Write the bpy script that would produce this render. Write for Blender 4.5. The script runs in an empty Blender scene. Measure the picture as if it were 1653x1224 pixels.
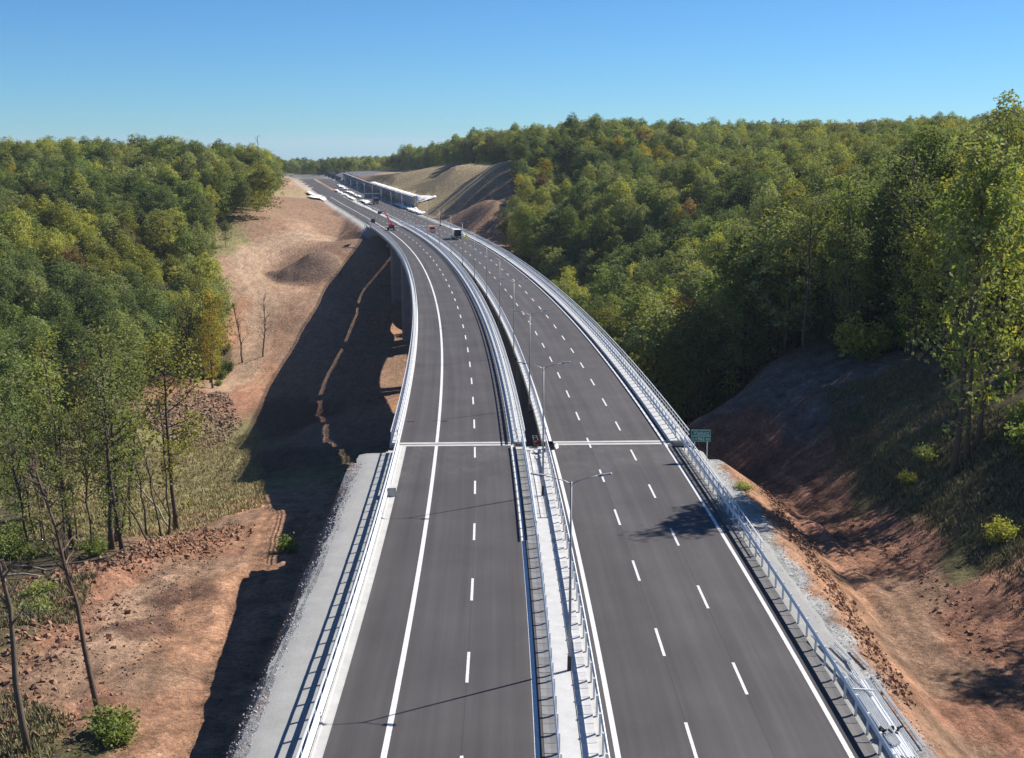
import bpy, bmesh, math, random
import numpy as np
from mathutils import Vector, Matrix, Euler

# ------------------------------------------------------------------ camera, sky, sun, exposure
scn = bpy.context.scene
PITCH = 0.1939
cam_data = bpy.data.cameras.new("camera")
cam_data.sensor_fit = 'HORIZONTAL'
cam_data.sensor_width = 36.0
cam_data.lens = 1927.4 / 1653.0 * 36.0
cam_data.clip_start = 0.5
cam_data.clip_end = 20000.0
cam = bpy.data.objects.new("camera", cam_data)
cam.location = (0.0, 0.0, 28.83)
cam.rotation_euler = (math.pi / 2 - PITCH, 0, 0)
scn.collection.objects.link(cam)
scn.camera = cam

SUN_EL = math.radians(41.0)
SUN_AZ = math.radians(60.0)          # clockwise from +Y (ahead) towards +X (right)
world = bpy.data.worlds.new("World")
scn.world = world
world.use_nodes = True
wn = world.node_tree.nodes
wl = world.node_tree.links
wn.clear()
w_out = wn.new("ShaderNodeOutputWorld")
w_bg = wn.new("ShaderNodeBackground")
w_sky = wn.new("ShaderNodeTexSky")
w_sky.sky_type = 'NISHITA'
w_sky.sun_disc = False
w_sky.sun_elevation = SUN_EL
w_sky.sun_rotation = SUN_AZ
w_sky.altitude = 1500.0
w_sky.air_density = 1.0
w_sky.dust_density = 0.0
w_sky.ozone_density = 4.0
w_bg.inputs['Strength'].default_value = 0.064
w_tint = wn.new("ShaderNodeMix")
w_tint.data_type = 'RGBA'
w_tint.blend_type = 'MULTIPLY'
w_tint.inputs[0].default_value = 1.0
w_tint.inputs[7].default_value = (0.50, 0.83, 1.13, 1.0)      # the deep blue of a very clear autumn sky
wl.new(w_sky.outputs[0], w_tint.inputs[6])
wl.new(w_tint.outputs[2], w_bg.inputs['Color'])
wl.new(w_bg.outputs[0], w_out.inputs['Surface'])

sun_data = bpy.data.lights.new("sun", 'SUN')
sun_data.energy = 5.0
sun_data.angle = math.radians(0.5)
sun_data.color = (1.0, 0.95, 0.87)
sun = bpy.data.objects.new("sun", sun_data)
sd = Vector((math.sin(SUN_AZ) * math.cos(SUN_EL), math.cos(SUN_AZ) * math.cos(SUN_EL), math.sin(SUN_EL)))
sun.rotation_euler = sd.to_track_quat('Z', 'Y').to_euler()
sun.location = (60, 60, 120)
scn.collection.objects.link(sun)

scn.view_settings.view_transform = 'Standard'
scn.view_settings.look = 'None'
scn.view_settings.gamma = 1.0
scn.view_settings.exposure = 0.68
scn.view_settings.use_curve_mapping = False
scn.cycles.max_bounces = 6
scn.cycles.diffuse_bounces = 3
scn.cycles.glossy_bounces = 2
scn.cycles.transmission_bounces = 3
scn.cycles.use_denoising = True
scn.cycles.denoising_prefilter = 'NONE'

# ------------------------------------------------------------------ numeric helpers
RNG = np.random.default_rng(11)


def _hash(ix, iy, seed):
    h = (ix.astype(np.int64) * 374761393 + iy.astype(np.int64) * 668265263 + seed * 974711) & 0x7fffffff
    h = ((h ^ (h >> 13)) * 1274126177) & 0x7fffffff
    h = (h ^ (h >> 16)) & 0xffff
    return h / 65535.0


def vnoise(x, y, seed=0):
    x = np.asarray(x, float)
    y = np.asarray(y, float)
    ix = np.floor(x)
    iy = np.floor(y)
    fx = x - ix
    fy = y - iy
    fx = fx * fx * (3 - 2 * fx)
    fy = fy * fy * (3 - 2 * fy)
    a = _hash(ix, iy, seed)
    b = _hash(ix + 1, iy, seed)
    c = _hash(ix, iy + 1, seed)
    e = _hash(ix + 1, iy + 1, seed)
    return (a * (1 - fx) + b * fx) * (1 - fy) + (c * (1 - fx) + e * fx) * fy


def fbm(x, y, octaves=4, seed=0):
    t = 0.0
    amp = 0.5
    for k in range(octaves):
        t = t + amp * (vnoise(x, y, seed + k) - 0.5)
        x = x * 2.03 + 5.3
        y = y * 2.03 + 1.7
        amp *= 0.5
    return t


def sstep(a, b, x):
    t = np.clip((x - a) / (b - a), 0, 1)
    return t * t * (3 - 2 * t)


# ------------------------------------------------------------------ road alignment: s = metres along, o = metres right of the median line
KN = [-60, 0, 60, 120, 180, 240, 300, 360, 420, 480, 540, 640, 1300]
KV = [0.845, 0.634, 0.424, 0.526, 0.505, 0.46, 0.69, 0.556, 0.265, 0.041, 0.0, 0.0, 0.0]
AS = np.arange(-60, 1300, 2.0)
_k = np.interp(AS, KN, KV) / 1000
_h = np.cumsum(_k) * 2.0
_h = _h - _h[30] + 0.00336
AX = np.cumsum(-np.sin(_h)) * 2.0
AY = np.cumsum(np.cos(_h)) * 2.0
AX = AX - AX[30] + 3.268
AY = AY - AY[30] + 54.116
AH = _h
_zr = np.interp(AS, [-60, 60, 180, 300, 400, 560, 700, 900, 1300], [0, 0, -0.7, -1.22, -1.24, -0.77, 0.2, 2.6, 6.0])
_zp = np.concatenate([np.full(12, _zr[0]), _zr, np.full(12, _zr[-1])])
AZ = np.convolve(_zp, np.ones(25) / 25, 'valid')


def road_pt(s, o):
    s = np.asarray(s, float)
    x = np.interp(s, AS, AX)
    y = np.interp(s, AS, AY)
    h = np.interp(s, AS, AH)
    return x + o * np.cos(h), y + o * np.sin(h), np.interp(s, AS, AZ), h


def to_so(x, y):
    x = np.asarray(x, float).ravel()
    y = np.asarray(y, float).ravel()
    so_s = np.empty_like(x)
    so_o = np.empty_like(x)
    for a in range(0, len(x), 20000):
        xx = x[a:a + 20000]
        yy = y[a:a + 20000]
        dd = (xx[:, None] - AX[None, ::2]) ** 2 + (yy[:, None] - AY[None, ::2]) ** 2
        i = dd.argmin(1) * 2
        hx, hy = -np.sin(AH[i]), np.cos(AH[i])
        ds = (xx - AX[i]) * hx + (yy - AY[i]) * hy
        so_s[a:a + 20000] = AS[i] + ds
        so_o[a:a + 20000] = (xx - AX[i]) * np.cos(AH[i]) + (yy - AY[i]) * np.sin(AH[i])
    return so_s, so_o


S_ABUT0 = 60.0        # near abutment
S_ABUT1 = 400.0       # far abutment

# ------------------------------------------------------------------ terrain: surveyed spot heights (x, y, z) and a thin plate through them
SPOTS = "-41,393,-24.0 -42,378,-28.0 -40,335,-33.5 -33,287,-34.0 -26,255,-32.0 -45,419,-11.0 -53,408,-19.0 -50,377,-23.5 -50,343,-29.0 -52,315,-34.0 -49,294,-35.0 -42,256,-32.5 -32,216,-27.0 -28,195,-24.5 -56,434,-4.5 -60,410,-12.2 -64,393,-18.8 -64,365,-24.0 -64,343,-27.5 -65,324,-31.0 -66,311,-33.0 -62,272,-34.5 -61,250,-36.0 -51,201,-31.0 -25,120,-11.5 -30,144,-16.0 -23,98,-9.0 -21,76,-7.0 -19,60,-4.2 -19,34,-3.0 3,24,-2.0 3,54,-3.5 3,84,-6.0 2,112,-9.5 1,134,-13.5 -0,164,-19.0 -3,204,-26.0 -8,254,-32.0 -14,303,-33.0 -19,343,-32.0 -26,382,-27.0 -31,410,-17.0 -35,432,-7.0 -39,451,-3.0 25,34,-2.6 25,54,-3.0 25,74,-3.5 25,100,-4.5 27,115,-6.0 27,135,-9.0 26,166,-14.0 25,206,-20.0 22,257,-25.0 18,307,-26.0 11,358,-22.0 2,398,-14.0 -10,437,-4.0 25,68,-3.2 26,60,-3.0 28,84,-3.6 31,77,-3.2 33,73,-2.9 32,87,-3.5 38,85,-0.8 33,97,-3.9 35,89,-1.8 34,109,-3.9 37,101,-1.4 37,112,0.2 37,131,-2.5 32,140,-4.5 36,152,-0.2 30,150,-1.9 40,148,0.7 43,138,1.7 33,55,-2.8 40,66,-1.2 34,40,-2.5 22,150,-7.0 36,165,-1.0 50,150,3.5 60,110,8.0 80,130,12.0 55,70,4.0 80,60,8.0 90,30,10.0 120,120,18.0 80,200,9.0 60,250,-3.0 45,300,-10.0 120,300,10.0 20,360,-11.0 10,420,-2.0 60,430,4.0 150,420,17.0 60,560,19.0 200,560,21.0 0,650,17.0 150,750,20.0 350,700,24.0 300,450,25.0 250,250,24.0 200,120,26.0 -12,520,19.0 -39,600,16.0 -85,800,9.0 -15,450,7.0 -34,520,4.0 -14,400,-1.0 -4,372,-4.0 15,480,9.0 -50,700,14.0 -100,900,8.0 150,1000,20.0 0,1000,14.0 450,1000,25.0 -250,1300,3.0 -150,1300,5.0 100,1500,10.0 -500,1500,4.0 500,1500,15.0 -21,68,-5.5 -24,86,-7.8 -26,110,-10.5 -29,134,-13.5 -26,72,-5.2 -26,63,-4.2 -30,66,-4.6 -35,80,-5.8 -35,93,-7.6 -34,108,-9.6 -33,126,-12.5 -41,96,-8.2 -40,109,-10.2 -39,121,-12.5 -38,131,-14.5 -52,186,-26.0 -64,228,-32.0 -73,278,-33.0 -70,308,-33.0 -79,320,-32.0 -75,175,-26.0 -70,140,-19.0 -60,110,-12.0 -55,80,-7.0 -50,40,-4.0 -110,150,-20.0 -110,90,-8.0 -90,230,-32.0 -120,230,-27.0 -90,300,-29.0 -150,300,-16.0 -120,370,-11.0 -170,230,-18.0 -200,400,2.0 -160,470,6.0 -220,520,8.0 -300,480,9.0 -250,300,0.0 -150,560,9.0 -300,700,6.0 -600,700,6.0 -500,400,10.0 -77,360,-28.0 -80,410,-16.5 -86,387,-16.0 -146,777,6.0 -86,547,-2.0 -62,449,-8.0 -91,455,1.6 -96,435,-1.7 -105,425,-3.8 -95,520,3.5 -93,412,-6.0 -72,485,-3.0 -80,524,-1.5 -90,563,0.0 -103,621,1.0 -119,679,2.0 -27,495,-2.2 -38,534,-1.3 -39,574,4.8 -48,613,5.2 -57,652,5.5 -66,691,5.5 -48,490,-2.0 -62,549,-1.3 -75,607,-1.0 -89,665,-0.8"
SP = np.array([[float(v) for v in q.split(',')] for q in SPOTS.split()])
_sc = 100.0


def _tps(r2):
    return np.where(r2 > 1e-12, 0.5 * r2 * np.log(np.maximum(r2, 1e-12)), 0)


_n = len(SP)
_q = SP[:, :2] / _sc
_A = np.zeros((_n + 3, _n + 3))
_A[:_n, :_n] = _tps(((_q[:, None] - _q[None]) ** 2).sum(-1)) + np.eye(_n) * 0.0015
_A[:_n, _n] = 1
_A[:_n, _n + 1:] = _q
_A[_n, :_n] = 1
_A[_n + 1:, :_n] = _q.T
_w = np.linalg.solve(_A, np.concatenate([SP[:, 2], [0, 0, 0]]))


def spot_height(x, y):
    out = np.empty(len(x))
    for a in range(0, len(x), 20000):
        q = np.stack([x[a:a + 20000], y[a:a + 20000]], 1) / _sc
        r2 = ((q[:, None] - _q[None]) ** 2).sum(-1)
        out[a:a + 20000] = _tps(r2) @ _w[:_n] + _w[_n] + q @ _w[_n + 1:]
    return out


def bump(x, y, cx, cy, rx, ry, ang, h, p=1.5):
    c, s = math.cos(ang), math.sin(ang)
    u = ((x - cx) * c + (y - cy) * s) / rx
    v = (-(x - cx) * s + (y - cy) * c) / ry
    r = np.sqrt(u * u + v * v)
    return h * np.clip(1 - r, 0, 1) ** (1 / p) * (r < 1)


MOUNDS = [(-70, 408, 13, 9, 0.3, 7.5), (-34.5, 107, 18, 2.8, 1.4, 1.3), (26, 105, 34, 1.7, 1.62, 0.8)]


PATH_L = [(-19.6, 40), (-20.4, 60.3), (-21.4, 70.6), (-22.7, 83.5), (-24.4, 98), (-27.0, 119.9), (-30.6, 145)]
PATH_R = [(27.5, 35), (26.6, 58), (26.1, 63.5), (26.2, 73.7), (26.6, 86.4), (26.4, 104), (27.5, 134)]
PATH_F = [(-76, 300), (-72.4, 321), (-76.7, 359), (-79.9, 381), (-88.3, 398), (-90, 407), (-85.4, 427), (-79, 442), (-66, 456)]


def path_coords(x, y, path):
    d = np.full(len(x), 1e9)
    t = np.zeros(len(x))
    acc = 0.0
    for (x1, y1), (x2, y2) in zip(path[:-1], path[1:]):
        ln = math.hypot(x2 - x1, y2 - y1)
        ux, uy = (x2 - x1) / ln, (y2 - y1) / ln
        a = (x - x1) * ux + (y - y1) * uy
        ac = np.clip(a, 0, ln)
        ex, ey = x - x1 - ac * ux, y - y1 - ac * uy
        dd = np.hypot(ex, ey)
        sg = np.where(ex * uy - ey * ux > 0, 1.0, -1.0)
        m = dd < np.abs(d)
        d = np.where(m, dd * sg, d)
        t = np.where(m, acc + ac, t)
        acc += ln
    return d, t


def ruts(x, y):
    """wheel and blade marks along the haul tracks: height change and tone"""
    h = np.zeros(len(x))
    c = np.zeros(len(x))
    for path, w, rr in ((PATH_L, 9.0, ((-2.6, 0.35), (-0.9, 0.3), (1.0, 0.32), (2.6, 0.3))), (PATH_R, 5.0, ((-1.9, 0.3), (-0.2, 0.28), (1.5, 0.32), (3.0, 0.3)))):
        d, t = path_coords(x, y, path)
        k = 1 - sstep(w * 0.6, w, np.abs(d))
        dw = d + fbm(t / 14, t * 0 + 2, 2, 61) * 1.4
        st = fbm(dw / 0.8, t / 16, 3, 63)
        h = h + k * st * 0.34
        c = c + k * st * 0.9
        for o, wd in rr:
            g = np.exp(-((dw - o) / wd) ** 2)
            h = h - k * g * 0.10
            c = c - k * g * 0.10
    d, t = path_coords(x, y, PATH_F)
    dw = d + fbm(t / 20, t * 0 + 5, 2, 65) * 3
    k = 1 - sstep(5, 9, np.abs(d))
    c = c + k * (0.07 * np.sin(dw * 2.1) + 0.5 * fbm(dw / 1.6, t / 25, 2, 67))
    return h, c


def ground_z(x, y, detail=True):
    x = np.asarray(x, float).ravel()
    y = np.asarray(y, float).ravel()
    z = spot_height(x, y)
    # far country levels out
    r = np.hypot(x, y)
    far = sstep(1000, 1700, r)
    z = z * (1 - far) + far * 2.0 - np.clip(r - 1180, 0, None) * 0.034
    s, o = to_so(x, y)
    zr = np.interp(s, AS, AZ)
    ao = np.abs(o)
    # rough ground away from the road
    rough = sstep(16, 26, ao)
    for m in MOUNDS:
        wxm = fbm(x / 9, y / 9, 3, 131) * 6
        wym = fbm(x / 9, y / 9, 3, 137) * 6
        z = z + bump(x + wxm * (m[2] > 10) * (m[3] > 5), y + wym * (m[2] > 10) * (m[3] > 5), *m)
    if detail:
        near = 1 - sstep(250, 500, r)
        z = z + rough * (fbm(x / 9, y / 9, 4, 3) * 1.3 * near + fbm(x / 60, y / 60, 3, 9) * 5.0 * sstep(45, 120, ao))
        dl, _ = path_coords(x, y, PATH_L)
        dr, _ = path_coords(x, y, PATH_R)
        track = np.maximum(1 - sstep(2.5, 4.5, np.abs(dl)), 1 - sstep(2.5, 4.5, np.abs(dr)))
        z = z + rough * near * fbm(x / 1.9, y / 1.9, 2, 31) * 0.55 * (1 - 0.8 * track)
        z = z + rough * near * ruts(x, y)[0]
        rg_ = 1 - np.abs(2 * vnoise(x / 3.4 + fbm(x / 6, y / 6, 2, 12) * 2, y / 6.5, 88) - 1)
        z = z - rough * near * (1 - track) * np.where(o > 0, 0.2, 0.55) * rg_ ** 3
    # near approach: embankment
    edge = 17.3 + 0.5 * fbm(s / 7, s * 0 + 3, 3, 5)
    fill = zr - 0.14 - np.clip(ao - edge, 0, None) / np.where(o < 0, 0.42, 1.5) - 0.02 * np.clip(ao - 14.4, 0, None)
    fill = np.where(s > S_ABUT0 - 6, fill - (s - S_ABUT0 + 6) / 0.55, fill)
    z1 = np.maximum(z, fill)
    inb = ao < edge
    z1 = np.where(inb & (s < S_ABUT0 - 6), np.minimum(z1, fill), z1)
    # right-hand side: no ground above the shoulder close to the road
    capr = zr - 0.14 + np.clip(ao - 20, 0, None) * 0.6
    z1 = np.where(s < S_ABUT0 + 10, np.minimum(z1, capr), z1)
    # bridge: keep ground under the deck
    under = zr - 4.5 + np.clip(ao - 17, 0, None) * 0.8
    z2 = np.minimum(z, under)
    # far approach: fill or cutting
    cut = np.clip(ao - 17.5, 0, None)
    z3 = np.clip(z, zr - 0.14 - cut / 1.6, zr - 0.14 + cut / 1.4)
    # berm behind the retaining wall stays as surveyed
    wn_ = (o > 19.6) & (s > 512) & (s < 880)
    z3 = np.where(wn_, np.maximum(z3, np.minimum(zr + 5.4, zr + 5.4 * sstep(512, 516, s) * (1 - sstep(840, 880, s)))), z3)
    wa = sstep(S_ABUT1 - 2, S_ABUT1 + 4, s)
    z = np.where(s < S_ABUT0 + 16, z1, z2 * (1 - wa) + z3 * wa)
    t = sstep(S_ABUT0 + 10, S_ABUT0 + 22, s)
    z = np.where((s >= S_ABUT0) & (s < S_ABUT0 + 30), z1 * (1 - t) + z2 * t, z)
    return z

# ------------------------------------------------------------------ scene helpers
COL = scn.collection


def link(o):
    COL.objects.link(o)
    return o


def tag(o, label=None, cat=None, group=None, kind=None):
    if label:
        o["label"] = label
    if cat:
        o["category"] = cat
    if group:
        o["group"] = group
    if kind:
        o["kind"] = kind
    return o


def empty(name, loc=(0, 0, 0), rz=0.0):
    o = bpy.data.objects.new(name, None)
    o.location = loc
    o.rotation_euler = (0, 0, rz)
    o.empty_display_size = 0.3
    return link(o)


def mesh_from(name, verts, faces, mat=None, smooth=False, uv=None):
    me = bpy.data.meshes.new(name)
    me.from_pydata([tuple(v) for v in verts], [], [tuple(f) for f in faces])
    if uv is not None:
        lay = me.uv_layers.new(name="UVMap")
        idx = np.empty(len(me.loops), dtype=np.int32)
        me.loops.foreach_get("vertex_index", idx)
        lay.data.foreach_set("uv", np.asarray(uv, dtype=np.float32)[idx].ravel())
    if mat:
        me.materials.append(mat)
    if smooth:
        me.polygons.foreach_set("use_smooth", [True] * len(me.polygons))
    me.update()
    return me


def obj(name, me, parent=None, loc=None, rot=None):
    o = bpy.data.objects.new(name, me)
    if loc is not None:
        o.location = loc
    if rot is not None:
        o.rotation_euler = rot
    if parent is not None:
        o.parent = parent
    return link(o)


class MB:
    """collects shapes that become one mesh"""

    def __init__(self):
        self.v = []
        self.f = []

    def add(self, verts, faces):
        n = len(self.v)
        self.v.extend([tuple(q) for q in verts])
        self.f.extend([tuple(i + n for i in fc) for fc in faces])
        return self

    def box(self, c, size, rot=None, taper=1.0):
        hx, hy, hz = size[0] / 2, size[1] / 2, size[2] / 2
        vs = []
        for dz, t in ((-hz, 1.0), (hz, taper)):
            for dx, dy in ((-hx, -hy), (hx, -hy), (hx, hy), (-hx, hy)):
                vs.append(Vector((dx * t, dy * t, dz)))
        if rot is not None:
            vs = [rot @ q for q in vs]
        c = Vector(c)
        return self.add([q + c for q in vs], [(3, 2, 1, 0), (4, 5, 6, 7), (0, 1, 5, 4), (1, 2, 6, 5), (2, 3, 7, 6), (3, 0, 4, 7)])

    def tube(self, pts, radii, sides=6, cap=True):
        pts = [Vector(q) for q in pts]
        if not hasattr(radii, '__len__'):
            radii = [radii] * len(pts)
        vs = []
        up = Vector((0.13, 0.97, 0.21)).normalized()
        for i, q in enumerate(pts):
            a = pts[max(i - 1, 0)]
            b = pts[min(i + 1, len(pts) - 1)]
            t = (b - a).normalized()
            u = t.cross(up)
            if u.length < 0.05:
                u = t.cross(Vector((1, 0, 0)))
            u.normalize()
            w = t.cross(u)
            for k in range(sides):
                an = 2 * math.pi * k / sides
                vs.append(q + (u * math.cos(an) + w * math.sin(an)) * radii[i])
        fs = []
        for i in range(len(pts) - 1):
            for k in range(sides):
                k2 = (k + 1) % sides
                fs.append((i * sides + k, i * sides + k2, (i + 1) * sides + k2, (i + 1) * sides + k))
        if cap:
            fs.append(tuple(range(sides - 1, -1, -1)))
            n = (len(pts) - 1) * sides
            fs.append(tuple(range(n, n + sides)))
        return self.add(vs, fs)

    def prism(self, outline, z0, z1):
        n = len(outline)
        vs = [(x, y, z0) for x, y in outline] + [(x, y, z1) for x, y in outline]
        fs = [tuple(range(n - 1, -1, -1)), tuple(range(n, 2 * n))]
        for i in range(n):
            j = (i + 1) % n
            fs.append((i, j, n + j, n + i))
        return self.add(vs, fs)

    def mesh(self, name, mat, smooth=False):
        return mesh_from(name, self.v, self.f, mat, smooth)

    def build(self, name, mat, parent=None, smooth=False, loc=None):
        return obj(name, self.mesh(name, mat, smooth), parent, loc)


# ------------------------------------------------------------------ materials
MATS = {}


def nodes_of(m):
    m.use_nodes = True
    nt = m.node_tree
    nt.nodes.clear()
    out = nt.nodes.new("ShaderNodeOutputMaterial")
    b = nt.nodes.new("ShaderNodeBsdfPrincipled")
    nt.links.new(b.outputs[0], out.inputs[0])
    return nt, b, out


def mat(name, col, rough=0.6, metal=0.0, var=0.15, scale=3.0, bump=0.0, bump_scale=40.0, spec=0.4, coords='Object', objvar=0.0, detail=5):
    """plain procedural surface: base colour broken up by two noises, optional relief"""
    if name in MATS:
        return MATS[name]
    m = bpy.data.materials.new(name)
    nt, b, out = nodes_of(m)
    N, L = nt.nodes, nt.links
    tc = N.new("ShaderNodeTexCoord")
    nz = N.new("ShaderNodeTexNoise")
    nz.inputs['Scale'].default_value = scale
    nz.inputs['Detail'].default_value = detail
    nz.inputs['Roughness'].default_value = 0.65
    L.new(tc.outputs[coords], nz.inputs['Vector'])
    mr = N.new("ShaderNodeMapRange")
    mr.inputs['From Min'].default_value = 0.25
    mr.inputs['From Max'].default_value = 0.75
    mr.inputs['To Min'].default_value = 1 - var
    mr.inputs['To Max'].default_value = 1 + var
    L.new(nz.outputs['Fac'], mr.inputs['Value'])
    mul = N.new("ShaderNodeVectorMath")
    mul.operation = 'SCALE'
    mul.inputs[0].default_value = col
    last = mr.outputs[0]
    if objvar:
        oi = N.new("ShaderNodeObjectInfo")
        m2 = N.new("ShaderNodeMapRange")
        m2.inputs['To Min'].default_value = 1 - objvar
        m2.inputs['To Max'].default_value = 1 + objvar
        L.new(oi.outputs['Random'], m2.inputs['Value'])
        mm = N.new("ShaderNodeMath")
        mm.operation = 'MULTIPLY'
        L.new(last, mm.inputs[0])
        L.new(m2.outputs[0], mm.inputs[1])
        last = mm.outputs[0]
    L.new(last, mul.inputs['Scale'])
    L.new(mul.outputs[0], b.inputs['Base Color'])
    b.inputs['Roughness'].default_value = rough
    b.inputs['Metallic'].default_value = metal
    b.inputs['Specular IOR Level'].default_value = spec
    if bump:
        n2 = N.new("ShaderNodeTexNoise")
        n2.inputs['Scale'].default_value = bump_scale
        n2.inputs['Detail'].default_value = 4
        L.new(tc.outputs[coords], n2.inputs['Vector'])
        bp = N.new("ShaderNodeBump")
        bp.inputs['Strength'].default_value = bump
        bp.inputs['Distance'].default_value = 0.05
        L.new(n2.outputs['Fac'], bp.inputs['Height'])
        L.new(bp.outputs[0], b.inputs['Normal'])
    MATS[name] = m
    return m


def leaf_mat(name, col, col2, trans=0.35):
    if name in MATS:
        return MATS[name]
    m = bpy.data.materials.new(name)
    nt, b, out = nodes_of(m)
    N, L = nt.nodes, nt.links
    oi = N.new("ShaderNodeObjectInfo")
    geo = N.new("ShaderNodeNewGeometry")
    add = N.new("ShaderNodeMath")
    add.operation = 'MULTIPLY_ADD'
    L.new(geo.outputs['Random Per Island'], add.inputs[0])
    add.inputs[1].default_value = 0.55
    sc = N.new("ShaderNodeMath")
    sc.operation = 'MULTIPLY'
    L.new(oi.outputs['Random'], sc.inputs[0])
    sc.inputs[1].default_value = 0.6
    L.new(sc.outputs[0], add.inputs[2])
    mix = N.new("ShaderNodeMix")
    mix.data_type = 'RGBA'
    mix.inputs[6].default_value = (*col, 1)
    mix.inputs[7].default_value = (*col2, 1)
    L.new(add.outputs[0], mix.inputs[0])
    fr = N.new("ShaderNodeMath")
    fr.operation = 'MULTIPLY'
    L.new(oi.outputs['Random'], fr.inputs[0])
    fr.inputs[1].default_value = 17.31
    f2 = N.new("ShaderNodeMath")
    f2.operation = 'FRACT'
    L.new(fr.outputs[0], f2.inputs[0])
    vr = N.new("ShaderNodeMapRange")
    vr.inputs['To Min'].default_value = 0.9
    vr.inputs['To Max'].default_value = 2.05
    L.new(f2.outputs[0], vr.inputs['Value'])
    vs_ = N.new("ShaderNodeVectorMath")
    vs_.operation = 'SCALE'
    L.new(mix.outputs[2], vs_.inputs[0])
    L.new(vr.outputs[0], vs_.inputs['Scale'])
    leafcol = vs_.outputs[0]
    L.new(leafcol, b.inputs['Base Color'])
    b.inputs['Roughness'].default_value = 0.7
    b.inputs['Specular IOR Level'].default_value = 0.15
    tr = N.new("ShaderNodeBsdfTranslucent")
    hs = N.new("ShaderNodeMix")
    hs.data_type = 'RGBA'
    hs.blend_type = 'MULTIPLY'
    hs.inputs[0].default_value = 1.0
    L.new(leafcol, hs.inputs[6])
    hs.inputs[7].default_value = (1.3, 1.25, 0.5, 1)
    L.new(hs.outputs[2], tr.inputs['Color'])
    ms = N.new("ShaderNodeMixShader")
    ms.inputs[0].default_value = trans
    L.new(b.outputs[0], ms.inputs[1])
    L.new(tr.outputs[0], ms.inputs[2])
    L.new(ms.outputs[0], out.inputs[0])
    MATS[name] = m
    return m


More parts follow.
